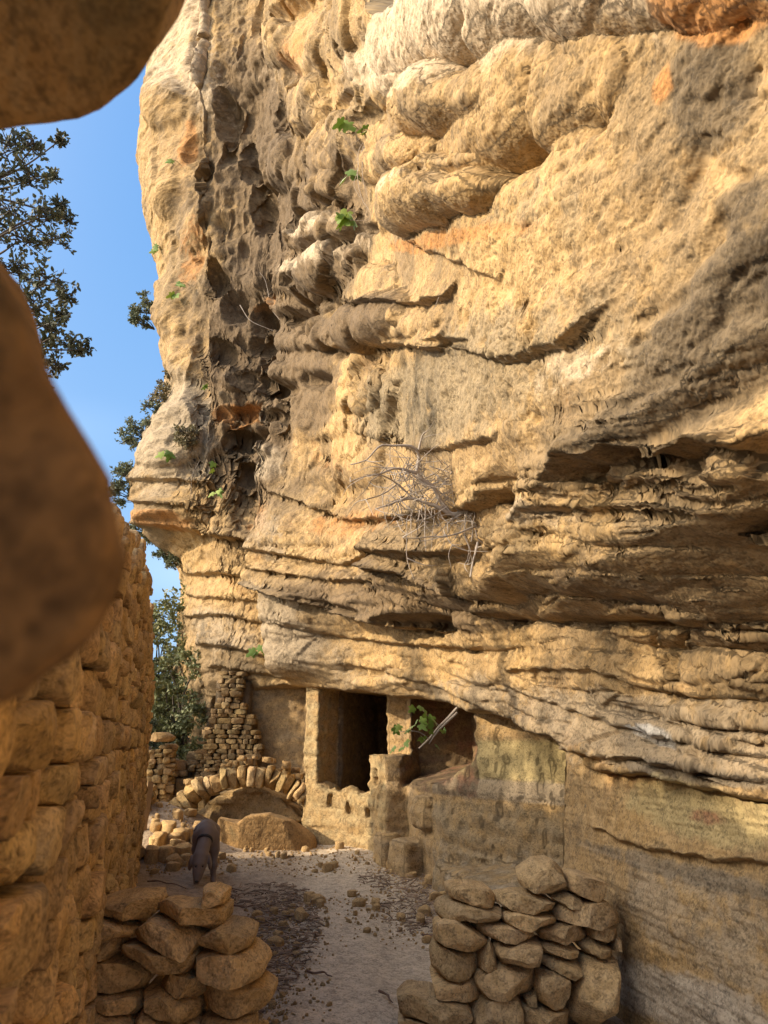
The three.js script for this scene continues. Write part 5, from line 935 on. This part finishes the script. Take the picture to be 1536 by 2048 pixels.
// ---------------------------------------------------------------- plants
const mm = (p) => new THREE.Vector3(p[0] / 1000, p[1] / 1000, p[2] / 1000);
function tube(pts, r0, r1, rad = 6, seed = 1, wob = 0.25) { // tapered, slightly knotty
  const curve = new THREE.CatmullRomCurve3(pts), n = Math.max(4, Math.min(60, Math.round(curve.getLength() / Math.max(0.02, r0 * 2.2)))), P = curve.getPoints(n), pos = [], idx = []; let N = new THREE.Vector3(0.3, 0.8, 0.5);
  for (let i = 0; i <= n; i++) {
    const T = (i < n ? P[i + 1].clone().sub(P[i]) : P[i].clone().sub(P[i - 1])).normalize(); N = N.sub(T.clone().multiplyScalar(N.dot(T))).normalize(); const B = T.clone().cross(N), t = i / n, R = mix(r0, r1, t) * (1 + wob * noise(t * n * 0.35, seed * 3.7, 1));
    for (let k = 0; k < rad; k++) { const a = k / rad * 6.2832, q = R * (1 + wob * 0.5 * noise(a * 2, t * n * 0.5, seed)); pos.push(P[i].x + (N.x * Math.cos(a) + B.x * Math.sin(a)) * q, P[i].y + (N.y * Math.cos(a) + B.y * Math.sin(a)) * q, P[i].z + (N.z * Math.cos(a) + B.z * Math.sin(a)) * q); }
  }
  for (let i = 0; i < n; i++) for (let k = 0; k < rad; k++) { const a = i * rad + k, b = i * rad + (k + 1) % rad; idx.push(a, b, a + rad, b, b + rad, a + rad); }
  for (let k = 1; k < rad - 1; k++) { idx.push(0, k + 1, k); const e = n * rad; idx.push(e, e + k, e + k + 1); }
  return geom(pos, idx);
}
class Leaves { // many small folded leaves gathered into one surface
  constructor() { this.p = []; this.i = []; this.c = []; }
  add(o, dir, up, L, W, col) {
    const s = new THREE.Vector3().crossVectors(dir, up).normalize(), n = new THREE.Vector3().crossVectors(s, dir).normalize(), k = this.p.length / 3, put = (a, b, c) => { this.p.push(o.x + dir.x * a + s.x * b + n.x * c, o.y + dir.y * a + s.y * b + n.y * c, o.z + dir.z * a + s.z * b + n.z * c); this.c.push(...col); };
    put(0, 0, 0); put(L * 0.35, W * 0.5, W * 0.18); put(L * 0.75, W * 0.38, W * 0.12); put(L, 0, -L * 0.06); put(L * 0.75, -W * 0.38, W * 0.12); put(L * 0.35, -W * 0.5, W * 0.18); put(L * 0.5, 0, 0);
    this.i.push(k, k + 1, k + 6, k + 1, k + 2, k + 6, k + 2, k + 3, k + 6, k + 3, k + 4, k + 6, k + 4, k + 5, k + 6, k + 5, k, k + 6);
  }
  build() { return geom(this.p, this.i, this.c); }
}
const leafMat = (name) => { const m = new THREE.MeshPhysicalMaterial({ vertexColors: true, roughness: 0.75, transmission: 0.3, thickness: 0, side: THREE.DoubleSide }); m.name = name; return m; };
const OAK_LEAF = leafMat('oak_leaf'), FIG_LEAF = leafMat('fig_leaf');
const BARK = new THREE.MeshStandardMaterial({ color: new THREE.Color().setRGB(0.085, 0.07, 0.055), roughness: 0.95 }), DEADWOOD = new THREE.MeshStandardMaterial({ color: new THREE.Color().setRGB(0.34, 0.29, 0.25), roughness: 0.9 }), REDWOOD = new THREE.MeshStandardMaterial({ color: new THREE.Color().setRGB(0.16, 0.095, 0.065), roughness: 0.9 }), GREENSTEM = new THREE.MeshStandardMaterial({ color: new THREE.Color().setRGB(0.20, 0.17, 0.09), roughness: 0.9 });
const rv = (r) => { const z = r() * 2 - 1, a = r() * 6.283, q = Math.sqrt(1 - z * z); return new THREE.Vector3(q * Math.cos(a), z, q * Math.sin(a)); };
function foliage(L, wood, r, c, R, twigs, per, leaf, tone, parentAt) { // twigs out of a clump centre with leaves along them
  for (let t = 0; t < twigs; t++) {
    const d = rv(r); d.y = d.y * 0.7 + 0.12; d.normalize(); const len = R * (0.55 + 0.6 * r()), a = c.clone().addScaledVector(rv(r), R * 0.25), b = a.clone().addScaledVector(d, len);
    if (wood) wood.push(tube([a, a.clone().lerp(b, 0.5).addScaledVector(rv(r), len * 0.1), b], 0.006 * leaf / 0.045, 0.002, 3, t, 0.1));
    for (let k = 0; k < per; k++) { const q = 0.25 + 0.75 * (k + r()) / per, o = a.clone().lerp(b, q).addScaledVector(rv(r), leaf * 0.3), dir = d.clone().multiplyScalar(0.5).add(rv(r)).normalize(), v = 0.65 + 0.7 * r(), y = r() < 0.12 ? 1.5 : 1; L.add(o, dir, rv(r), leaf * (0.7 + 0.5 * r()), leaf * (0.42 + 0.25 * r()), [tone[0] * v * y, tone[1] * v * (y > 1 ? 1.2 : 1), tone[2] * v]); }
  }
}
{ // holm oak leaning over the wall, its outer sprays against the sky
  const base = [-4.7, 0, -6.0], t = thing('oak_tree', 'dark evergreen oak whose sprays hang against the sky at upper left', 'tree'), r = rng(42), L = new Leaves(), wood = []; t.position.set(...base);
  const C = OAK_CLUMPS.map(([x, y, z, R]) => ({ c: mm([x, y, z]), R: R / 1000 })), B = new THREE.Vector3(...base), fork = new THREE.Vector3(-4.25, 3.6, -5.8);
  wood.push(tube([B.clone().add(new THREE.Vector3(0, -0.2, 0)), new THREE.Vector3(-4.75, 1.4, -5.95), new THREE.Vector3(-4.5, 2.6, -5.9), fork], 0.17, 0.09, 9, 3));
  const hubs = [[-3.6, 6.1, -5.6], [-3.5, 5.3, -5.5], [-3.35, 4.6, -5.5]].map((v) => new THREE.Vector3(...v)); hubs.forEach((h, i) => wood.push(tube([fork, fork.clone().lerp(h, 0.5).add(new THREE.Vector3(-0.1, 0.12, 0)), h], 0.06, 0.022, 6, i)));
  for (const { c, R } of C) { const h = hubs.reduce((m, q) => q.distanceTo(c) < m.distanceTo(c) ? q : m, hubs[0]); wood.push(tube([h, h.clone().lerp(c, 0.55).addScaledVector(rv(r), 0.07), c], 0.014, 0.005, 5, c.x * 9)); foliage(L, wood, r, c, R, Math.round(7 + R * 70), 9, 0.046, [0.075, 0.088, 0.045]); }
  const off = (g) => g.translate(-base[0], -base[1], -base[2]);
  part('trunk', off(mergeGeometries(wood)), BARK, t); part('crown', off(L.build()), OAK_LEAF, t);
}
function bigTree(label, x, z, h, R, low, seed, clumps, leaf, tone, group) { // a whole tree: trunk, limbs, clumps spread through the crown
  const y0 = groundH(x, z), t = thing('oak_tree', label, 'tree', group), r = rng(seed), L = new Leaves(), wood = []; t.position.set(x, y0, z);
  const top = new THREE.Vector3((r() - 0.5) * 0.5, h * 0.55, (r() - 0.5) * 0.5); wood.push(tube([new THREE.Vector3(0, -0.3, 0), new THREE.Vector3(0.12 * (r() - 0.5), h * 0.28, 0.2 * (r() - 0.5)), top], 0.05 * R + 0.05, 0.05, 8, seed));
  for (let i = 0; i < clumps; i++) {
    const d = rv(r), q = Math.pow(r(), 0.45), c = new THREE.Vector3(d.x * R * q, mix(low, h, 0.5 + 0.5 * d.y * q), d.z * R * q), s = R * (0.16 + 0.14 * r());
    if (i % 2 === 0) wood.push(tube([top.clone().multiplyScalar(0.55 + 0.45 * r()), top.clone().lerp(c, 0.55).addScaledVector(rv(r), 0.12), c], 0.028, 0.007, 5, i)); foliage(L, null, r, c, s, 14, 8, leaf, tone);
  }
  part('trunk', mergeGeometries(wood), BARK, t); part('crown', L.build(), OAK_LEAF, t);
}
const OLIVE = [0.15, 0.17, 0.065];
bigTree('tallest oak in the gap beyond the wall, its top against the sky', -4.55, -15.8, 4.6, 1.25, 0.8, 11, 95, 0.085, OLIVE);
bigTree('low oak at the foot of the far cliff, right of the tallest one', -3.62, -14.6, 3.1, 0.9, 0.4, 12, 75, 0.08, OLIVE);
bigTree('oak half hidden by the end of the long wall', -5.5, -16.6, 4.1, 1.2, 0.5, 13, 70, 0.09, OLIVE);
bigTree('shaded oak farthest back in the gap', -5.2, -19.5, 3.6, 1.9, 0.0, 14, 70, 0.10, OLIVE);
bigTree('bushy young oak low behind the broken wall stubs', -4.1, -13.9, 1.75, 0.6, 0.15, 15, 24, 0.06, [0.06, 0.075, 0.03]);
// trees left of the wall, out of sight: their leaves break the low sun that reaches the foot of the cliff
const grove = [[-5.8, -0.4, 6.0, 1.7, 3.7], [-5.8, -3.0, 5.9, 1.7, 3.7], [-5.9, -5.7, 5.6, 1.7, 3.4], [-6.0, -8.1, 5.2, 1.5, 3.0], [-6.8, -12.5, 5.2, 1.5, 1.8]];
grove.forEach(([x, z, h, R, low], i) => bigTree('evergreen oak growing left of the long wall', x, z, h, R, low, 30 + i, 42, 0.085, OLIVE, 'oaks left of the wall'));

SHRUBS.forEach(([x, y, z, R], i) => { // wiry bushes rooted in the far rock
  const c = mm([x, y, z]), t = thing('cliff_shrub', ['grey-green bush sprouting highest on the far cliff edge', 'small spray just under the highest cliff bush', 'dry bush on the shoulder of the far promontory', 'bush below the dry shoulder bush', 'dark bush jutting left from the promontory', 'widest grey bush on the overhanging prow', 'sparse twigs left of the prow bush', 'bush hanging under the prow', 'lowest large bush beneath the prow', 'tawny tuft on the grey face of the promontory', 'thin bush against the sky above the promontory', 'little bush where the far cliff narrows'][i], 'shrub', 'bushes on the far cliff'), r = rng(200 + i), L = new Leaves(), wood = []; t.position.copy(c);
  const root = new THREE.Vector3(0.5 * R / 1000 + 0.1, -0.25 * R / 1000, -0.3), rad = R / 1000;
  const dry = [2, 9, 10].includes(i), tone = dry ? [0.20, 0.175, 0.09] : [0.135, 0.165, 0.09];
  for (let k = 0; k < 9; k++) { const q = rv(r).multiplyScalar(rad * 0.75); q.x -= rad * 0.1; wood.push(tube([root, root.clone().lerp(q, 0.5).addScaledVector(rv(r), rad * 0.15), q], 0.014, 0.004, 4, k)); foliage(L, wood, r, q, rad * 0.46, 14, 9, 0.052, tone); }
  part('branches', mergeGeometries(wood), BARK, t); part('leaves', L.build(), OAK_LEAF, t);
});
// fig: lobed leaves on thin stems
const figLeaf = (() => { const lob = [[0, 0], [.16, -.10], [.34, -.06], [.42, .10], [.28, .22], [.46, .30], [.50, .50], [.30, .48], [.18, .56], [.17, .80], [0, 1], [-.17, .80], [-.18, .56], [-.30, .48], [-.50, .50], [-.46, .30], [-.28, .22], [-.42, .10], [-.34, -.06], [-.16, -.10]], p = [0, 0.06, 0.3], ix = []; for (const [a, b] of lob) p.push(a, -0.25 * a * a - 0.10 * Math.max(0, b - 0.4), b); for (let i = 1; i <= lob.length; i++) ix.push(0, i, i % lob.length + 1); return (c) => geom(p.slice(), ix.slice(), p.map((_, i) => c[i % 3])); })();
const FIG_TONES = [figLeaf([0.17, 0.27, 0.035]), figLeaf([0.22, 0.30, 0.04]), figLeaf([0.12, 0.21, 0.03])];
function leafAt(parent, geo, p, dir, size, r) { const m = part('leaf', geo, FIG_LEAF, parent); m.position.copy(p); m.scale.setScalar(size); m.quaternion.setFromUnitVectors(new THREE.Vector3(0, 0, 1), dir.clone().normalize()); m.rotateZ((r() - 0.5) * 2.2); return m; }
FIG.forEach(([x, y, z, n], i) => {
  const c = mm([x, y, z]), r = rng(300 + i), t = thing('fig_sprig', ['bright fig sprig hanging at the tip of the long pale root', 'small fig sprig beside the hanging roots', 'uppermost fig shoot left of the hanging roots', 'fig shoot where the hanging roots leave the rock', 'lone fig shoot high on the left rock edge', 'fig sprig hanging left of the rock edge against the sky', 'fig sprig in the middle of the left rock rib', 'lowest and fullest fig sprig of the left rock rib', 'fig sprig between the two on the left rib', 'fig sprig on the dark rock right of the promontory', 'leafy tuft on the grey promontory', 'fig sprig on the far wall above the masonry pier', 'fig shoot right of the sprig above the pier', 'green tuft above the dead shrub', 'tiny fig shoot on the orange rock above the promontory', 'tiny fig shoot under the tawny tuft'][i], 'plant', 'fig sprigs on the cliff'); t.position.copy(c);
  const root = new THREE.Vector3(0.14, 0.05, -0.22); const stem = part('stem', tube([root, new THREE.Vector3(0.05, 0.06, -0.08), new THREE.Vector3(0, 0, 0)], 0.006, 0.003, 5, i), GREENSTEM, t);
  for (let k = 0; k < n; k++) { const d = rv(r); d.y = -0.35 - 0.5 * r(); d.z = Math.abs(d.z) * 0.5; leafAt(stem, FIG_TONES[Math.floor(r() * 3)], new THREE.Vector3((r() - 0.5) * 0.16, (r() - 0.5) * 0.12, (r() - 0.5) * 0.08), d, (i === 13 ? 0.05 : i === 0 ? 0.17 : 0.12) * (0.75 + 0.5 * r()) * (z < -11 ? 1.3 : 1), r); }
});
{ // dead shrub with its washed-out roots on the ledge
  const base = [0.75, 3.3, -5.6], t = thing('dead_shrub', 'grey dead shrub with tangled twigs and hanging roots on the cliff ledge', 'shrub'), r = rng(77); t.position.set(...base);
  const lim = DEAD.map(([a, b, p], i) => [tube(p.map(mm).map((v) => v.add(new THREE.Vector3(0, 0, 0.03 * noise(v.x * 9, v.y * 9, i)))), a, b, 7, i, 0.35).translate(-base[0], -base[1], -base[2]), i]);
  for (const [g, i] of lim) part(i >= 5 && i <= 14 && i !== 15 ? 'root' : 'branch', g, i === 15 ? REDWOOD : DEADWOOD, t);
  const fine = [], src = DEAD.flatMap(([, , p]) => p.slice(1)).map(mm);
  for (let i = 0; i < 420; i++) { const big = r() < 0.6, a = big ? new THREE.Vector3(0.55 + 0.95 * (r() - 0.5), 3.45 + 0.30 * (r() - 0.5), -5.58 + 0.25 * (r() - 0.5)) : r() < 0.55 ? new THREE.Vector3(0.38 + 0.7 * (r() - 0.5), 3.18 + 0.2 * (r() - 0.5), -5.5 + 0.2 * (r() - 0.5)) : src[Math.floor(r() * src.length)].clone(), d = rv(r), l = 0.10 + 0.22 * r(); fine.push(tube([a, a.clone().addScaledVector(d, l * 0.5).addScaledVector(rv(r), l * 0.15), a.clone().addScaledVector(d, l)], 0.0034 + 0.0025 * r(), 0.0015, 3, i, 0.1)); }
  const g = part('twig_tangle', mergeGeometries(fine).translate(-base[0], -base[1], -base[2]), DEADWOOD, t); g.userData.kind = 'stuff';
}
{ // dry grass swept along the ledge right of the dead shrub
  const base = [0.85, 3.6, -5.0], t = [], r = rng(88); for (let i = 0; i < 110; i++) { const q = r(), a = new THREE.Vector3(0.86 - 0.06 * q, 3.62 + 0.03 * r(), -4.55 - 0.25 * r()), b = new THREE.Vector3(0.62 + 0.15 * (r() - 0.5), 3.38 + 0.3 * (r() - 0.3), -5.35 - 0.35 * r()); t.push(tube([a, a.clone().lerp(b, 0.5).add(new THREE.Vector3(-0.06 - 0.08 * r(), 0.06 * (r() - 0.2), 0)), b], 0.0026, 0.001, 3, i, 0.1)); }
  const m = solo('dry_grass', mergeGeometries(t).translate(-base[0], -base[1], -base[2]), DEADWOOD, 'sheaf of dry grass trailing down the ledge above the dead shrub', 'grass', null, 'stuff'); m.position.set(...base);
}
VINES.forEach(([a, b, p], i) => { const c = mm(p[0]), g = tube(p.map(mm), a, b, 5, i, 0.3).translate(-c.x, -c.y, -c.z); const m = solo(i === 9 || i === 10 || i === 12 ? 'dry_branch' : 'hanging_root', g, i === 9 || i === 10 ? REDWOOD : DEADWOOD, ['left strand of the pale root clump on the smooth rock face', 'arching strand over the top of the pale root clump', 'longest pale root trailing down the smooth rock face', 'forked strand in the lower half of the pale root clump', 'short strand leaving the pale root clump to the lower right', 'long hooked root hanging to the bright fig sprig', 'middle root hanging beside the hooked one', 'left root of the bunch near the uppermost fig shoot', 'side root pointing left from that bunch', 'short reddish branch jutting from the rock at right', 'long reddish branch lying above the dry grass', 'fine root hanging from the tawny tuft', 'dry branch wedged across the dark hollow', 'pale forked root in the dark hollow', 'bent root on the low ledge left of the dead shrub', 'thin dark root hanging at the top edge of the rock'][i], 'root', 'roots hanging on the cliff'); m.position.copy(c); });
{ const c = mm(CAVE_FIG[0][2][0]), t = thing('fig_branch', 'leafy fig branch with pale bare stems across the carved niche', 'plant'), r = rng(91); t.position.copy(c); for (const [a, b, p] of CAVE_FIG) part('stem', tube(p.map((q) => mm(q).sub(c)), a, b, 6, a * 100), DEADWOOD, t); for (const q of CAVE_LEAVES) { const d = rv(r); d.y = -0.6; leafAt(t, FIG_TONES[Math.floor(r() * 3)], mm(q).sub(c).addScaledVector(rv(r), 0.03), d, 0.075 + 0.05 * r(), r); } }
{ // a few larger fallen twigs
  const r = rng(55); [['thick dark twig lying beside the left stone pile', -0.62, 6.1, 0.42], ['forked twig on bare rock in mid path', -0.42, 5.9, 0.3], ['short curved twig on the bare rock to the right', 0.02, 5.35, 0.2], ['dark twig at the feet of the dog', -1.75, 9.3, 0.5], ['twig lying left of the dog', -2.35, 9.1, 0.5], ['thin twig near the stone pile at the cliff foot', 0.42, 7.0, 0.3], ['twig at the edge of the litter, left of the path', -1.35, 8.2, 0.35]].forEach(([label, x, d, l], i) => { const a = r() * 3, pts = []; for (let k = 0; k <= 4; k++) { const q = (k / 4 - 0.5) * l, px = x + Math.cos(a) * q + 0.04 * (r() - 0.5), pz = -d + Math.sin(a) * q + 0.04 * (r() - 0.5); pts.push(new THREE.Vector3(px - x, groundH(px, pz) + 0.012 + 0.02 * r(), pz + d)); } const m = solo('fallen_twig', tube(pts, 0.009, 0.004, 5, i, 0.3), REDWOOD, label, 'twig', 'twigs on the path'); m.position.set(x, 0, -d); });
}

// ---------------------------------------------------------------- the dog: head down, facing the camera
{
  const J = { chest: [0, .475, .20], belly: [0, .495, -.06], hip: [0, .535, -.32], wither: [0, .565, .18], neck0: [0, .53, .27], neck1: [-.03, .385, .43], skull: [-.045, .305, .50], brow: [-.052, .245, .545], muzzle: [-.06, .165, .575], nose: [-.066, .105, .60], tail0: [0, .56, -.44], tail1: [.02, .42, -.55], tail2: [.04, .30, -.56] };
  const bones = [['chest', 'belly', .128, .112], ['belly', 'hip', .112, .105], ['wither', 'hip', .075, .085], ['chest', 'wither', .125, .085], ['wither', 'neck0', .085, .088], ['neck0', 'neck1', .088, .066], ['neck1', 'skull', .066, .064], ['skull', 'brow', .086, .070], ['brow', 'muzzle', .066, .048], ['muzzle', 'nose', .048, .038], ['tail0', 'tail1', .026, .016], ['tail1', 'tail2', .016, .008]].map(([a, b, r0, r1]) => [J[a], J[b], r0, r1]);
  const leg = (pts) => { for (let i = 1; i < pts.length; i++) bones.push([pts[i - 1].slice(0, 3), pts[i].slice(0, 3), pts[i - 1][3], pts[i][3]]); };
  leg([[.085, .50, .22, .07], [.105, .36, .22, .048], [.108, .20, .235, .030], [.108, .06, .235, .025], [.108, .025, .275, .030]]);
  leg([[-.085, .50, .20, .07], [-.10, .36, .20, .048], [-.085, .20, .24, .030], [-.08, .06, .26, .025], [-.08, .025, .30, .030]]);
  for (const s of [-1, 1]) leg([[s * .08, .50, -.33, .085], [s * .095, .34, -.28, .056], [s * .095, .20, -.40, .032], [s * .095, .06, -.37, .024], [s * .095, .025, -.325, .029]]);
  const cap = (x, y, z, [a, b, r0, r1]) => { const ex = b[0] - a[0], ey = b[1] - a[1], ez = b[2] - a[2], t = clamp(((x - a[0]) * ex + (y - a[1]) * ey + (z - a[2]) * ez) / (ex * ex + ey * ey + ez * ez)); return Math.hypot(x - a[0] - ex * t, y - a[1] - ey * t, z - a[2] - ez * t) - mix(r0, r1, t); };
  const ear = (x, y, z, s) => { const cx = J.skull[0] + s * (.098 + .10 * (.32 - y)), dx = (x - cx) / .022, dy = (y - .262) / .082, dz = (z - .505) / .050; return (Math.sqrt(dx * dx + dy * dy + dz * dz) - 1) * .024; };
  const f = (x, y, z, coarse) => { let d = 9; for (const b of bones) d = smin(d, cap(x, y, z, b), 0.045); if (coarse) return Math.min(d, ear(x, y, z, 1), ear(x, y, z, -1)); d = smin(d, ear(x, y, z, 1), .014); d = smin(d, ear(x, y, z, -1), .014); for (const s of [-1, 1]) d = Math.max(d, .013 - Math.hypot(x - J.brow[0] - s * .036, y - .236, z - .606)); return d; };
  const g = surfaceNets(f, [-.22, -.03, -.64], [.22, .72, .68], 0.0105, 0.06), p = g.attributes.position.array, col = [];
  for (let k = 0; k < p.length; k += 3) { const n = 1 + 0.10 * noise(p[k] * 6, p[k + 1] * 6, p[k + 2] * 6) + 0.06 * noise(p[k] * 60, p[k + 1] * 25, p[k + 2] * 60); col.push(0.205 * n, 0.15 * n, 0.122 * n); }
  g.setAttribute('color', new THREE.BufferAttribute(new Float32Array(col), 3));
  const t = thing('dog', 'grey-brown short-haired dog sniffing the ground, facing the camera', 'dog'), fur = new THREE.MeshPhysicalMaterial({ vertexColors: true, roughness: 0.62, sheen: 0.4, sheenRoughness: 0.5, sheenColor: new THREE.Color().setRGB(0.3, 0.27, 0.26) });
  t.position.set(-2.10, groundH(-2.05, -9.75) + 0.0, -9.82); t.rotation.y = 0.2;
  part('body', g, fur, t);
  const ring = new THREE.TorusGeometry(0.083, 0.009, 8, 32).scale(1, 1, 2.0); const c = part('collar', ring, new THREE.MeshStandardMaterial({ color: new THREE.Color().setRGB(0.035, 0.028, 0.026), roughness: 0.7 }), t); c.position.set(-.012, .475, .335); c.lookAt(t.localToWorld(new THREE.Vector3(-.03, .33, .47)));
  c.rotation.set(0.75, -0.1, 0);
  const dark = new THREE.MeshStandardMaterial({ color: new THREE.Color().setRGB(0.02, 0.016, 0.015), roughness: 0.35 });
  const nose = part('nose', new THREE.SphereGeometry(0.019, 14, 10).scale(1.15, 0.8, 0.8), dark, t); nose.position.set(-.067, .090, .632);
  for (const s of [-1, 1]) { const e = part('eye', new THREE.SphereGeometry(0.0105, 12, 8), dark, t); e.position.set(J.brow[0] + s * .036, .236, .597); }
}

// ---------------------------------------------------------------- edges of the opening the camera looks out of, very near
{
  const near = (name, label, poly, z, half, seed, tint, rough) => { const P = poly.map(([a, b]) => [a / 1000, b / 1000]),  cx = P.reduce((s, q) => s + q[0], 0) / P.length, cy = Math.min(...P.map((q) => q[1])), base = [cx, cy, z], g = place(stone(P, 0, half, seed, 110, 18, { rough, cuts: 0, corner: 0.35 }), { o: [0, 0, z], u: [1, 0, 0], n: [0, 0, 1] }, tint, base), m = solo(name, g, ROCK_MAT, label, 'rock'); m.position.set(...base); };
  { const P = LINTEL.map(([a, b]) => [a / 1000, b / 1000]), base = [-0.3, LINTEL_FRAME.o[1], -0.8], g = place(stone(P, -0.10, 0.10, 5, 110, 18, { rough: 0.022, cuts: 0, corner: 0.12 }), LINTEL_FRAME, [0.8, 0.75, 0.7, 0.12], base), m = solo('overhead_rock', g, ROCK_MAT, 'dark rock hanging over the upper left corner', 'rock'); m.position.set(...base); }
  near('near_rock_edge', 'large blurred rock edge at the left, closest to the camera', JAMB, -0.31, 0.022, 6, [0.55, 0.47, 0.4, 0.2], 0.035);  // whole tint darkened to stand in for shade; the mottling is its own
  near('rock_spall', 'brown rock edge showing above the blurred rock at the left', SPALL, -0.62, 0.07, 7, [0.7, 0.64, 0.58, 0], 0.02);
}

renderer.render(scene, camera);
